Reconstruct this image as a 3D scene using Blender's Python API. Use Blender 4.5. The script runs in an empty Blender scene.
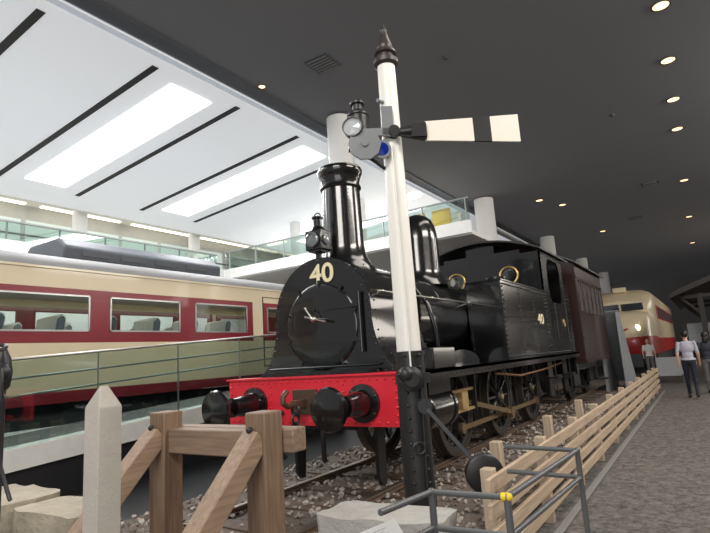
import bpy, bmesh, math, random
from mathutils import Vector, Matrix, noise
random.seed(4)
S=bpy.context.scene
COL=S.collection
# ------------------------------------------------------------------ helpers
def mat(name,col,rough=.5,metal=0.,var=.12,scale=6.,bump=0.,bscale=40.,emit=None,estr=0.,coat=0.,spec=.5):
    if name in bpy.data.materials: return bpy.data.materials[name]
    m=bpy.data.materials.new(name); m.use_nodes=True
    nt=m.node_tree; b=nt.nodes['Principled BSDF']
    tc=nt.nodes.new('ShaderNodeTexCoord')
    n=nt.nodes.new('ShaderNodeTexNoise'); n.inputs['Scale'].default_value=scale; n.inputs['Detail'].default_value=4
    nt.links.new(tc.outputs['Object'],n.inputs['Vector'])
    r=nt.nodes.new('ShaderNodeMix'); r.data_type='RGBA'
    c=Vector(col[:3])
    r.inputs[6].default_value=(*(c*(1-var)),1); r.inputs[7].default_value=(*[min(1,x*(1+var)) for x in c],1)
    nt.links.new(n.outputs['Fac'],r.inputs[0]); nt.links.new(r.outputs[2],b.inputs['Base Color'])
    b.inputs['Roughness'].default_value=rough; b.inputs['Metallic'].default_value=metal
    b.inputs['Specular IOR Level'].default_value=spec
    if coat: b.inputs['Coat Weight'].default_value=coat; b.inputs['Coat Roughness'].default_value=.06
    if bump:
        n2=nt.nodes.new('ShaderNodeTexNoise'); n2.inputs['Scale'].default_value=bscale; n2.inputs['Detail'].default_value=3
        nt.links.new(tc.outputs['Object'],n2.inputs['Vector'])
        bp=nt.nodes.new('ShaderNodeBump'); bp.inputs['Strength'].default_value=bump; bp.inputs['Distance'].default_value=.02
        nt.links.new(n2.outputs['Fac'],bp.inputs['Height']); nt.links.new(bp.outputs['Normal'],b.inputs['Normal'])
    if emit:
        b.inputs['Emission Color'].default_value=(*emit,1); b.inputs['Emission Strength'].default_value=estr
    return m
def glassmat(name,tint=(.92,.95,.94),refl=.07):
    m=bpy.data.materials.new(name); m.use_nodes=True; nt=m.node_tree
    nt.nodes.remove(nt.nodes['Principled BSDF'])
    o=nt.nodes['Material Output']
    t=nt.nodes.new('ShaderNodeBsdfTransparent'); t.inputs[0].default_value=(*tint,1)
    g=nt.nodes.new('ShaderNodeBsdfGlossy'); g.inputs['Roughness'].default_value=.03
    mx=nt.nodes.new('ShaderNodeMixShader')
    lw=nt.nodes.new('ShaderNodeLayerWeight'); lw.inputs[0].default_value=.3
    ma=nt.nodes.new('ShaderNodeMath'); ma.operation='MULTIPLY_ADD'; ma.inputs[1].default_value=.4; ma.inputs[2].default_value=refl
    nt.links.new(lw.outputs['Fresnel'],ma.inputs[0]); nt.links.new(ma.outputs[0],mx.inputs[0])
    nt.links.new(t.outputs[0],mx.inputs[1]); nt.links.new(g.outputs[0],mx.inputs[2]); nt.links.new(mx.outputs[0],o.inputs[0])
    return m
def woodmat(name,c1,c2,axis='Z',rough=.6):
    m=bpy.data.materials.new(name); m.use_nodes=True; nt=m.node_tree; b=nt.nodes['Principled BSDF']
    tc=nt.nodes.new('ShaderNodeTexCoord'); mp=nt.nodes.new('ShaderNodeMapping')
    sc={'X':(1.2,16,16),'Y':(16,1.2,16),'Z':(16,16,1.2)}[axis]
    mp.inputs['Scale'].default_value=sc
    n=nt.nodes.new('ShaderNodeTexNoise'); n.inputs['Scale'].default_value=2.2; n.inputs['Detail'].default_value=7; n.inputs['Distortion'].default_value=.2
    r=nt.nodes.new('ShaderNodeValToRGB'); r.color_ramp.elements[0].position=.2; r.color_ramp.elements[1].position=.85
    r.color_ramp.elements[0].color=(*c1,1); r.color_ramp.elements[1].color=(*c2,1)
    nt.links.new(tc.outputs['Object'],mp.inputs[0]); nt.links.new(mp.outputs[0],n.inputs['Vector'])
    nt.links.new(n.outputs['Fac'],r.inputs[0]); nt.links.new(r.outputs[0],b.inputs['Base Color'])
    bp=nt.nodes.new('ShaderNodeBump'); bp.inputs['Strength'].default_value=.25; bp.inputs['Distance'].default_value=.01
    nt.links.new(n.outputs['Fac'],bp.inputs['Height']); nt.links.new(bp.outputs['Normal'],b.inputs['Normal'])
    b.inputs['Roughness'].default_value=rough
    return m

class B:
    def __init__(s): s.v=[]; s.f=[]
    def add(s,vs,fs):
        o=len(s.v); s.v+= [Vector(v) for v in vs]; s.f+=[tuple(i+o for i in f) for f in fs]; return s
    def box(s,x0,x1,y0,y1,z0,z1):
        vs=[(x,y,z) for x in(x0,x1) for y in(y0,y1) for z in(z0,z1)]
        return s.add(vs,[(0,1,3,2),(4,6,7,5),(0,4,5,1),(2,3,7,6),(0,2,6,4),(1,5,7,3)])
    def obox(s,c,ax,ay,az,hx,hy,hz):
        c=Vector(c);ax=Vector(ax).normalized();ay=Vector(ay).normalized();az=Vector(az).normalized()
        vs=[c+ax*i*hx+ay*j*hy+az*k*hz for i in(-1,1) for j in(-1,1) for k in(-1,1)]
        return s.add(vs,[(0,1,3,2),(4,6,7,5),(0,4,5,1),(2,3,7,6),(0,2,6,4),(1,5,7,3)])
    def beam(s,p0,p1,w,h,up=(0,0,1)):
        p0=Vector(p0);p1=Vector(p1);d=(p1-p0);L=d.length;d.normalize()
        sd=d.cross(Vector(up)).normalized(); u=sd.cross(d)
        return s.obox((p0+p1)/2,d,sd,u,L/2,w/2,h/2)
    def lathe(s,c,axis,prof,n=28):
        c=Vector(c);a=Vector(axis).normalized()
        t=Vector((0,0,1)) if abs(a.z)<.9 else Vector((1,0,0))
        e1=a.cross(t).normalized(); e2=a.cross(e1)
        vs=[];fs=[]
        for r,h in prof:
            for k in range(n):
                th=2*math.pi*k/n
                vs.append(c+a*h+(e1*math.cos(th)+e2*math.sin(th))*max(r,1e-4))
        for i in range(len(prof)-1):
            for k in range(n):
                k2=(k+1)%n
                fs.append((i*n+k,i*n+k2,(i+1)*n+k2,(i+1)*n+k))
        if prof[0][0]>1e-3: fs.append(tuple(range(n)))
        if prof[-1][0]>1e-3: fs.append(tuple((len(prof)-1)*n+k for k in range(n)))
        return s.add(vs,fs)
    def cyl(s,p0,p1,r0,r1=None,n=20):
        p0=Vector(p0);p1=Vector(p1); r1=r0 if r1 is None else r1
        return s.lathe(p0,p1-p0,[(r0,0),(r1,(p1-p0).length)],n)
    def sph(s,c,rx,ry=None,rz=None,n=16):
        ry=rx if ry is None else ry; rz=rx if rz is None else rz
        c=Vector(c);m=n//2;vs=[];fs=[]
        for i in range(m+1):
            ph=math.pi*i/m
            for k in range(n):
                th=2*math.pi*k/n
                vs.append(c+Vector((rx*math.sin(ph)*math.cos(th)+ (1e-5*math.cos(th)),ry*math.sin(ph)*math.sin(th)+1e-5*math.sin(th),rz*math.cos(ph))))
        for i in range(m):
            for k in range(n):
                k2=(k+1)%n; fs.append((i*n+k,(i+1)*n+k,(i+1)*n+k2,i*n+k2))
        return s.add(vs,fs)
    def cap(s,p0,p1,r0,r1,n=12):
        s.cyl(p0,p1,r0,r1,n); s.sph(p0,r0,n=n); s.sph(p1,r1,n=n); return s
    def torus(s,c,axis,R,r,n=32,m=10):
        c=Vector(c);a=Vector(axis).normalized()
        t=Vector((0,0,1)) if abs(a.z)<.9 else Vector((1,0,0))
        e1=a.cross(t).normalized(); e2=a.cross(e1); vs=[];fs=[]
        for i in range(n):
            th=2*math.pi*i/n; d=e1*math.cos(th)+e2*math.sin(th)
            for j in range(m):
                ph=2*math.pi*j/m; vs.append(c+d*(R+r*math.cos(ph))+a*r*math.sin(ph))
        for i in range(n):
            for j in range(m):
                fs.append((i*m+j,((i+1)%n)*m+j,((i+1)%n)*m+(j+1)%m,i*m+(j+1)%m))
        return s.add(vs,fs)
    def tube(s,pts,r,n=10):
        pts=[Vector(p) for p in pts]
        vs=[];fs=[];prev=None
        for i,p in enumerate(pts):
            d=(pts[min(i+1,len(pts)-1)]-pts[max(i-1,0)]).normalized()
            if prev is None:
                t=Vector((0,0,1)) if abs(d.z)<.9 else Vector((1,0,0)); e1=d.cross(t).normalized()
            else: e1=(prev-d*prev.dot(d)).normalized()
            prev=e1; e2=d.cross(e1)
            for k in range(n):
                th=2*math.pi*k/n; vs.append(p+(e1*math.cos(th)+e2*math.sin(th))*r)
        for i in range(len(pts)-1):
            for k in range(n): fs.append((i*n+k,i*n+(k+1)%n,(i+1)*n+(k+1)%n,(i+1)*n+k))
        fs.append(tuple(range(n))); fs.append(tuple((len(pts)-1)*n+k for k in range(n)))
        return s.add(vs,fs)
    def prism(s,pts,ax,a0,a1):
        def P(p,a):
            return {'Y':(p[0],a,p[1]),'X':(a,p[0],p[1]),'Z':(p[0],p[1],a)}[ax]
        n=len(pts); vs=[P(p,a0) for p in pts]+[P(p,a1) for p in pts]
        fs=[tuple(range(n)),tuple(range(2*n-1,n-1,-1))]+[(i,(i+1)%n,n+(i+1)%n,n+i) for i in range(n)]
        return s.add(vs,fs)
    def rivets(s,p0,p1,num,r=.012,nrm=(0,-1,0)):
        p0=Vector(p0);p1=Vector(p1);nv=Vector(nrm).normalized()
        for i in range(num):
            p=p0.lerp(p1,i/(num-1) if num>1 else .5)
            s.lathe(p,nv,[(r,-.002),(r*.85,r*.5),(r*.4,r*.85),(0,r*.95)],8)
        return s
    def bounds(s):
        return [min(v[i] for v in s.v) for i in range(3)],[max(v[i] for v in s.v) for i in range(3)]

def mkmesh(name,b,mats,org,smooth=True,bevel=0):
    me=bpy.data.meshes.new(name)
    me.from_pydata([v-org for v in b.v],[],b.f)
    bm=bmesh.new(); bm.from_mesh(me); bmesh.ops.recalc_face_normals(bm,faces=bm.faces); bm.to_mesh(me); bm.free()
    for m in (mats if isinstance(mats,(list,tuple)) else [mats]): me.materials.append(m)
    if smooth:
        me.shade_smooth(); me.set_sharp_from_angle(angle=math.radians(38))
    o=bpy.data.objects.new(name,me); COL.objects.link(o)
    if bevel:
        md=o.modifiers.new('Bevel','BEVEL'); md.width=bevel; md.segments=2; md.limit_method='ANGLE'
    return o
def tag(o,label,cat,group=None,kind=None):
    o['label']=label; o['category']=cat
    if group:o['group']=group
    if kind:o['kind']=kind
def worg(p):
    v=Vector(p.location); q=p.parent
    while q: v+=q.location; q=q.parent
    return v
def thing(name,loc,label,cat,group=None):
    e=bpy.data.objects.new(name,None); e.empty_display_size=.2; e.location=loc; COL.objects.link(e); tag(e,label,cat,group); return e
def part(name,b,m,parent,label=None,smooth=True,bevel=0):
    o=mkmesh(name,b,m,worg(parent),smooth,bevel); o.parent=parent
    if label:o['label']=label
    return o
def solo(name,b,m,label,cat,group=None,kind=None,smooth=True,bevel=0):
    lo,hi=b.bounds(); org=Vector(((lo[0]+hi[0])/2,(lo[1]+hi[1])/2,lo[2]))
    o=mkmesh(name,b,m,org,smooth,bevel); o.location=org; tag(o,label,cat,group,kind); return o
def struct(name,b,m,smooth=False,bevel=0):
    lo,hi=b.bounds(); org=Vector(((lo[0]+hi[0])/2,(lo[1]+hi[1])/2,lo[2]))
    o=mkmesh(name,b,m,org,smooth,bevel); o.location=org; o['kind']='structure'; o['label']=name.split('_')[0]+' of the museum hall'; o['category']=name.split('_')[0]; return o
def kids(o): return [c for c in bpy.data.objects if c.parent==o]
def dup(o,off=(0,0,0)):
    def rec(src,par):
        c=src.copy(); COL.objects.link(c)
        if par: c.parent=par
        for k in kids(src): rec(k,c)
        return c
    n=rec(o,None); n.location=Vector(o.location)+Vector(off)
    return n
def text_mesh(name,body,size,M,m,parent,extrude=.004,offset=0.,label=None,sx=1.):
    cu=bpy.data.curves.new('tmp_text','FONT'); cu.body=body; cu.size=size; cu.extrude=extrude; cu.offset=offset
    cu.align_x='CENTER'; cu.align_y='CENTER'
    t=bpy.data.objects.new('tmp_text',cu); COL.objects.link(t)
    bpy.context.view_layer.update()
    me=bpy.data.meshes.new_from_object(t.evaluated_get(bpy.context.evaluated_depsgraph_get()))
    bpy.data.objects.remove(t); bpy.data.curves.remove(cu)
    me.transform(Matrix.Diagonal((sx,1,1,1))); me.transform(M); me.transform(Matrix.Translation(-worg(parent)))
    me.materials.clear(); me.materials.append(m); me.name=name
    o=bpy.data.objects.new(name,me); COL.objects.link(o); o.parent=parent
    if label:o['label']=label
    return o
RX=Matrix.Rotation(math.radians(90),4,'X')
RSIDE=Matrix.Rotation(math.radians(90),4,'Z')@RX

# ------------------------------------------------------------------ materials
BLK=mat('gloss_black_paint',(.006,.006,.0065),.2,0,.3,3,bump=.05,bscale=7,coat=.55,spec=.45)
BLKM=mat('satin_black_iron',(.016,.016,.017),.42,0,.3,8,bump=.1,bscale=60)
RED=mat('red_paint',(.74,.024,.045),.38,0,.06,4,coat=.15)
GOLD=mat('polished_brass',(.62,.44,.18),.32,1,.1,10)
GOLDP=mat('pale_gold_number_paint',(.84,.76,.50),.45,0,.06,20)
STEEL=mat('bright_steel',(.55,.53,.50),.3,1,.1,10)
RUST=mat('rail_steel',(.20,.14,.10),.5,.4,.25,15,bump=.1)
RAILTOP=mat('rail_head_steel',(.36,.31,.27),.35,.9,.2,15)
WHITEP=mat('cream_white_paint',(.84,.83,.77),.4,0,.03,4,coat=.2)
CREAMP=mat('arm_cream_paint',(.86,.81,.71),.4,0,.03,4)
GREYM=mat('grey_iron',(.20,.21,.22),.45,.1,.1,8)
GREYH=mat('guardrail_grey',(.42,.45,.45),.4,.3,.05,8)
CREAM=mat('coach_cream_paint',(.74,.62,.43),.35,0,.04,2,coat=.3)
MAROON=mat('coach_maroon_paint',(.24,.018,.03),.3,0,.08,2,coat=.3)
ROOFG=mat('coach_roof_grey',(.20,.20,.20),.6,0,.08,2)
DKGREY=mat('dark_grey_metal',(.07,.075,.085),.5,.2,.1,6)
ACG=mat('roof_unit_grey',(.075,.085,.10),.55,.1,.1,6)
GLASS=glassmat('clear_glass')
GLASSC=glassmat('coach_window_glass',(.88,.92,.90),.03)
GLASSG=glassmat('green_tinted_glass',(.76,.84,.81),.09)
WALLW=mat('white_plaster',(.78,.78,.77),.7,0,.02,1)
CEILD=mat('charcoal_ceiling',(.135,.136,.142),.85,0,.04,.6,emit=(.95,.95,1),estr=.018)  # faint emission added to lighten the dark ceiling
CEILW=mat('glowing_white_ceiling',(.74,.76,.78),.6,0,.01,.5,emit=(.92,.96,1.),estr=.34)  # emission added so the ceiling looks bright though lit only from below
SKY=mat('skylight_daylight_panel',(.9,.9,.9),.5,0,.01,1,emit=(1,1,1),estr=4.)
LAMP=mat('lamp_glow',(.9,.8,.7),.5,0,.01,1,emit=(1,.66,.34),estr=2.3)
STRIP=mat('warm_strip_glow',(.9,.9,.9),.5,0,.01,1,emit=(1,.88,.66),estr=2.)
SLIT=mat('black_slot',(.006,.006,.006),.6)
WOODP=woodmat('weathered_brown_wood',(.14,.085,.055),(.31,.21,.14),'Z')
WOODX=woodmat('weathered_brown_wood_beam',(.16,.105,.075),(.35,.245,.17),'X')
WOODD=woodmat('weathered_brown_wood_brace',(.20,.135,.09),(.42,.295,.20),'Y')
FENCEW=woodmat('pale_fence_wood',(.38,.28,.19),(.64,.50,.36),'Y')
FENCEP=woodmat('pale_fence_post_wood',(.36,.28,.20),(.60,.48,.36),'Z')
BROWNC=mat('dark_brown_coach_paint',(.028,.011,.009),.32,0,.15,3,coat=.25)
STONE=mat('beige_stone',(.42,.37,.29),.9,0,.3,5,bump=.9,bscale=18)
STONEW=mat('warm_grey_stone',(.42,.39,.345),.8,0,.10,12,bump=.15,bscale=60)
STONEG=mat('grey_stone',(.42,.41,.38),.85,0,.2,9,bump=.6,bscale=30)
KERB=mat('dark_kerb_stone',(.20,.195,.19),.8,0,.15,9,bump=.3,bscale=30)
BALL=mat('ballast_ground',(.16,.13,.11),.95,0,.5,30,bump=1.,bscale=45)
PEB=mat('ballast_stone',(.27,.22,.19),.9,0,.5,3,bump=.3)
PEB2=mat('pale_ballast_stone',(.44,.40,.36),.9,0,.4,3,bump=.3)
SLEEP=woodmat('dark_sleeper_wood',(.05,.03,.02),(.13,.08,.05),'X')
BLUEG=mat('blue_signal_glass',(.005,.02,.22),.1,0,.05,3,coat=1)
LENS=mat('pale_signal_lens',(.45,.48,.50),.12,0,.05,3,coat=1)
YEL=mat('yellow_plastic',(.85,.60,.02),.4)
GREYR=mat('grey_painted_tube',(.13,.135,.14),.4,.3,.05,5)
SEATM=mat('blue_grey_seat_cloth',(.15,.18,.21),.9,0,.1,10)
SEATW=mat('white_headrest_cloth',(.6,.6,.58),.9)
PAPER=mat('white_plaque',(.42,.42,.42),.5)
INK=mat('dark_print',(.05,.05,.05),.6)
INKG=mat('grey_print',(.22,.22,.23),.6)
def carpet():
    m=bpy.data.materials.new('grey_carpet'); m.use_nodes=True; nt=m.node_tree; b=nt.nodes['Principled BSDF']
    tc=nt.nodes.new('ShaderNodeTexCoord')
    n=nt.nodes.new('ShaderNodeTexNoise'); n.inputs['Scale'].default_value=13; n.inputs['Detail'].default_value=9; n.inputs['Roughness'].default_value=.82
    r=nt.nodes.new('ShaderNodeValToRGB'); r.color_ramp.elements[0].position=.37; r.color_ramp.elements[1].position=.64
    r.color_ramp.elements[0].color=(.052,.048,.045,1); r.color_ramp.elements[1].color=(.23,.212,.198,1)
    nt.links.new(tc.outputs['Object'],n.inputs['Vector']); nt.links.new(n.outputs['Fac'],r.inputs[0]); nt.links.new(r.outputs[0],b.inputs['Base Color'])
    b.inputs['Roughness'].default_value=.95; b.inputs['Specular IOR Level'].default_value=.15
    return m
CARPET=carpet()

# ------------------------------------------------------------------ camera
CZ=1.55; F=525.
Yc=Vector((350,-69.5,-F)).normalized(); Zc=Vector((1,.065,0)).cross(Yc).normalized(); Xc=Yc.cross(Zc)
cam=bpy.data.cameras.new('camera'); cam.sensor_width=36; cam.lens=F/710*36; cam.clip_start=.02; cam.clip_end=300
co=bpy.data.objects.new('camera',cam); COL.objects.link(co)
co.matrix_world=Matrix.Translation((0,0,CZ))@Matrix((Xc,Yc,Zc)).to_4x4()
S.camera=co

# ------------------------------------------------------------------ room
struct('floor',B().box(-24,12,-8,62,-.2,0),CARPET)
CE=7.55
struct('ceiling',B().box(-7.4,12,-8,62,CE,CE+.2),CEILD)
k=1
struct('trim_%d'%k,B().box(-7.75,-7.4,-8,62,CE-.05,CE+.2),DKGREY); k+=1
struct('trim_%d'%k,B().box(-8.02,-7.75,-8,62,CE-.22,CE-.10),mat('pale_grey_fascia',(.45,.46,.48),.6)); k+=1
def cz(x): return 7.32+(x+7.8)*.087
def slab(x0,x1,y0,y1,dz0,dz1,bb=None):
    bb=bb or B()
    vs=[(x,y,cz(x)+dz) for x in(x0,x1) for y in(y0,y1) for dz in(dz0,dz1)]
    return bb.add(vs,[(0,1,3,2),(4,6,7,5),(0,4,5,1),(2,3,7,6),(0,2,6,4),(1,5,7,3)])
GX=-15.6
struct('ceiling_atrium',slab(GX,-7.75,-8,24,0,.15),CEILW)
for y in [-2.6,-.5,1.6,3.7,5.8,7.95,10.05,12.2]:
    struct('trim_%d'%k,slab(-14.6,-8.0,y-.07,y+.07,-.012,0),SLIT); k+=1
w=1
for y0 in (-1.8,2.1,6.35,10.55):
    struct('window_%d'%w,slab(-14.2,-8.25,y0,y0+1.05,-.02,-.004),SKY); w+=1
# left gallery (upper floor)
PAR=mat('parapet_white',(.82,.82,.80),.6)
struct('wall_left',B().box(GX-.2,GX,-8,24,0,4.9),WALLW)
struct('trim_%d'%k,B().box(GX-.25,GX+.05,-8,24,4.9,5.38),PAR); k+=1
GCE=7.3; GB=-18.3
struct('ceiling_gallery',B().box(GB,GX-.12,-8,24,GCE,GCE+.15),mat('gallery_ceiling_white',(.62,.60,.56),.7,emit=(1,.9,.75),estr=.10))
struct('wall_gallery',B().box(GB-.2,GB,-8,24,4.9,GCE),mat('gallery_wall',(.50,.50,.48),.7))
struct('floor_gallery',B().box(GB,GX-.25,-8,24,4.85,5.0),WALLW)
struct('wall_left_upper',B().box(GX-.12,GX,-8,24,6.64,GCE+.2),WALLW)
for y in [-5,-1.6,1.8,5.2,8.6,12.0,15.4]:
    struct('trim_%d'%k,B().box(-18.1,-17.95,y,y+2.9,GCE-.05,GCE),STRIP); k+=1
GW=mat('gallery_window',(.4,.45,.45),.2,emit=(.66,.80,.74),estr=.50)
for i in range(12):
    y=-4+i*1.75
    struct('window_%d'%w,B().box(GB,GB+.04,y,y+1.6,5.3,6.8),GW); w+=1
struct('trim_%d'%k,B().box(GB+.04,GB+.1,-5,18,6.25,6.30),DKGREY); k+=1
for y in (-.2,4.4,9.0,13.6):
    struct('trim_%d'%k,B().lathe((GX-.7,y,5.0),(0,0,1),[(.22,0),(.22,GCE-5.0)],24),WALLW,True); k+=1
rl=thing('glass_guardrail',(GX-.1,5,5.38),'glass guardrail with steel handrail along the upper gallery','guardrail')
part('glass_panel',B().box(GX-.12,GX-.1,-6,14.2,5.38,5.92),GLASSG,rl)
part('handrail',B().cyl((GX-.1,-6,5.95),(GX-.1,14.2,5.95),.035),GREYH,rl)
for i in range(14): part('baluster',B().box(GX-.13,GX-.10,-5+i*1.45,-4.96+i*1.45,5.38,5.94),GREYH,rl)
# end balcony
EX=-5.25
struct('floor_end_gallery',B().box(GX+.05,EX,14.6,20,4.95,5.08),WALLW)
struct('trim_%d'%k,B().box(GX+.05,EX,14.45,14.6,4.98,5.36),mat('end_parapet_white',(.86,.86,.84),.6,emit=(1,1,1),estr=.08)); k+=1  # slight emission put into the parapet white to brighten it
rl=thing('glass_guardrail',(-11,14.5,5.36),'glass guardrail on the white end balcony','guardrail')
part('glass_panel',B().box(GX+.1,EX,14.49,14.51,5.36,6.02),GLASSG,rl)
part('handrail',B().cyl((GX+.1,14.5,6.05),(EX,14.5,6.05),.028),GREYH,rl)
for i in range(8): part('baluster',B().box(GX+.3+i*1.42,GX+.33+i*1.42,14.47,14.53,5.36,6.04),GREYH,rl)
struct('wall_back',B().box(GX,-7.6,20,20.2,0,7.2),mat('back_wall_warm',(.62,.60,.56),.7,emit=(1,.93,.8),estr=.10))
EW=mat('end_window',(.5,.55,.55),.2,emit=(.88,.95,1.),estr=.75)
for i in range(6):
    x=-15.3+i*1.3
    struct('window_%d'%w,B().box(x,x+1.12,19.93,19.99,5.3,6.75),EW); w+=1
for i in range(5):
    struct('trim_%d'%k,B().box(-15.2+i*1.6,-14.2+i*1.6,16.6,16.75,cz(-14.7+i*1.6)-.12,cz(-14.7+i*1.6)-.06),STRIP); k+=1
for x in(-12.6,-9.6): struct('trim_%d'%k,B().lathe((x,15.4,5.08),(0,0,1),[(.2,0),(.2,cz(x)-5.1)],24),WALLW,True); k+=1
for i,(x,c) in enumerate([(-8.2,(.85,.45,.04)),(-7.2,(.85,.55,.06)),(-10.8,(.35,.36,.38))]):
    m=mat('display_panel_%d'%i,c,.6)
    t=thing('display_board',(x,17,5.08),('yellow' if i<2 else 'grey')+' upright display board standing on the upper balcony','display board')
    part('panel',B().box(x-.35,x+.35,16.98,17.04,5.35,6.6),m,t)
    for q in(-.35,.3): part('leg',B().box(x+q,x+q+.05,16.9,17.1,5.08,5.4),STEEL,t)
for (x,y,r) in [(-6.85,10.3,.32),(-6.6,20,.38),(-6.5,29.8,.38),(-6.5,39.6,.38),(-6.5,49.5,.38)]:
    t=B().lathe((x,y,0),(0,0,1),[(r,0),(r,CE-.05)],36)
    struct('trim_%d'%k,t,WALLW,True); k+=1
struct('wall_right',B().box(11.8,12,-8,62,0,CE),mat('right_wall_grey',(.45,.45,.45),.7))
struct('wall_far',B().box(-24,12,61.8,62,0,CE),mat('far_wall_grey',(.28,.28,.285),.7))
struct('wall_left_far',B().box(-7.6,-7.5,23,62,0,6.0),mat('left_far_wall_grey',(.40,.41,.42),.7))
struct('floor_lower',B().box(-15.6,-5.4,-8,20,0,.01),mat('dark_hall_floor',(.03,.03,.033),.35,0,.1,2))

# downlights
def mkdl(x,y,r):
    d=thing('ceiling_downlight',(x,y,CE),'round recessed ceiling downlight glowing warm white','lamp','ceiling downlights')
    part('trim_ring',B().lathe((x,y,CE),(0,0,-1),[(r*1.25,0),(r*1.25,.02),(r*1.03,.02),(r*1.03,.012)],20),DKGREY,d)
    part('lamp_lens',B().lathe((x,y,CE),(0,0,-1),[(r,.0),(r,.018),(0,.022)],20),LAMP,d)
    return d
dl=mkdl(.22,10.5,.135)
def downlight(x,y): dup(dl,(x-.22,y-10.5,0))
for i in range(1,4): downlight(.22,10.5+2.3*i)
for yy in (23.5,31,40): downlight(.22,yy)
for x,y in [(-4.3,23.5),(-4.9,22),(-3.8,31)]: downlight(x,y)
mkdl(-7.26,7.95,.07)
def vent(x,y,s=.28):
    t=thing('ceiling_vent',(x,y,CE),'square grey air vent grille set in the dark ceiling','vent','ceiling vents')
    part('frame',B().box(x-s,x+s,y-s,y+s,CE-.02,CE-.004),DKGREY,t)
    for i in range(6):
        yy=y-s*.8+i*s*.32; part('louvre',B().box(x-s*.85,x+s*.85,yy-.012,yy+.012,CE-.035,CE-.02),ROOFG,t)
for x,y in [(-5.7,8.1),(-.9,23),(-2.,29)]: vent(x,y)
for x,y in [(-3.6,9.5),(-1.2,15)]:
    solo('smoke_detector',B().lathe((x,y,CE),(0,0,-1),[(.07,.0),(.07,.03),(.04,.06),(0,.062)],16),DKGREY,'small round dark detector fixed to the ceiling','smoke detector','ceiling detectors')

# ------------------------------------------------------------------ track
RZ=.15; TX=-3.67
bed=B()
nx,ny=26,120
vs=[];fs=[]
for j in range(ny+1):
    for i in range(nx+1):
        x=-5.35+i*(3.75/nx); y=1.3+j*(22/ny)
        e=min(i,nx-i); z=.03+ (0 if e==0 else min(e,3)*.015)+random.uniform(-.012,.012)
        vs.append((x,y,z))
for j in range(ny):
    for i in range(nx):
        a=j*(nx+1)+i; fs.append((a,a+1,a+nx+2,a+nx+1))
bed.add(vs,fs)
nb=len(bed.f)
def pebbles(num,seed,b,xr=(-5.2,-1.75)):
    random.seed(seed)
    for i in range(num):
        y=2.2+(random.random()**1.6)*12; x=random.uniform(*xr); r=random.uniform(.016,.036)
        c=Vector((x,y,.085+r*.3)); M=Matrix.Rotation(random.random()*6,3,Vector((random.random(),random.random(),random.random()+.1)).normalized())
        vs=[]
        for d in [(1,0,0),(-1,0,0),(0,1,0),(0,-1,0),(0,0,1),(0,0,-1),(.6,.6,.6),(-.6,.6,-.5),(.6,-.6,-.6),(-.6,-.6,.6)]:
            vs.append(Vector(d)*r*random.uniform(.75,1.2))
        bm=bmesh.new()
        for v in vs: bm.verts.new(c+M@v)
        bmesh.ops.convex_hull(bm,input=bm.verts)
        use=[v for v in bm.verts if v.link_faces]; ix={v:n for n,v in enumerate(use)}
        b.add([v.co.copy() for v in use],[tuple(ix[v] for v in f.verts) for f in bm.faces]); bm.free()
pebbles(1900,1,bed); n1=len(bed.f); pebbles(1500,2,bed)
o=solo('ballast_bed',bed,[BALL,PEB,PEB2],'brown and grey crushed stone track bed under the locomotive','track bed',kind='stuff',smooth=False)
for i,p in enumerate(o.data.polygons): p.material_index=0 if i<nb else (1 if i<n1 else 2)
tr=thing('sleeper',(TX,3.0,.05),'dark creosoted wooden railway sleeper under the rails','sleeper','track sleepers')
part('timber',B().box(TX-1.05,TX+1.05,2.9,3.1,.02,.10),SLEEP,tr,bevel=.01)
for i in range(1,23): dup(tr,(0,i*.72,0))
for sx in(-1,1):
    x=TX+sx*.56
    t=thing('rail',(x,12,.1),'steel flat-bottomed track rail on wooden sleepers','rail','track rails')
    pr=[(x-.055,.10),(x+.055,.10),(x+.055,.112),(x+.01,.118),(x+.01,.125),(x+.03,.13),(x+.03,.145),(x-.03,.145),(x-.03,.13),(x-.01,.125),(x-.01,.118),(x-.055,.112)]
    part('rail_web',B().prism(pr,'Y',3.4,23),RUST,t)
    part('rail_head',B().box(x-.03,x+.03,3.4,23,.145,.152),RAILTOP,t)

# ------------------------------------------------------------------ locomotive
L=thing('steam_locomotive',(TX,9,RZ),'black tank steam locomotive numbered 40 with red buffer beam on rails','locomotive')
FY=4.53; RBZ=1.38
b=B().box(TX-1.16,TX+1.16,FY,FY+.06,.88,RBZ)
b.rivets((TX-1.1,FY,RBZ-.04),(TX+1.1,FY,RBZ-.04),24,.017); b.rivets((TX-1.1,FY,.92),(TX+1.1,FY,.92),24,.017)
for x in(-1.12,-.5,.5,1.12): b.rivets((TX+x,FY,.99),(TX+x,FY,1.3),5,.017)
part('buffer_beam',b,RED,L,'red painted riveted buffer beam',bevel=.006)
part('beam_capping',B().box(TX-1.18,TX+1.18,FY-.03,FY+.28,RBZ,RBZ+.018),RED,L,'red cap along the beam')
for sx in(-1,1):
    x=TX+sx*.74
    bf=part('buffer',B().lathe((x,FY,1.11),(0,-1,0),[(.19,0),(.19,.035),(.135,.05),(.12,.17),(.095,.32),(.105,.33),(.105,.37),(.055,.38),(.055,.53),(.07,.55),(.195,.565),(.205,.59),(.19,.62),(.1,.64),(0,.645)],36),BLK,L,'black round-headed buffer')
    for ox,oz in((-.14,.1),(.14,.1),(-.14,-.1),(.14,-.1)): part('mounting_bolt',B().rivets((x+ox,FY-.035,1.11+oz),(x+ox,FY-.035,1.11+oz),1,.018),BLKM,bf)
b=B().box(TX-.16,TX+.16,FY-.03,FY,1.0,1.26)
b.box(TX-.035,TX+.035,FY-.22,FY,1.08,1.16)
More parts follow.
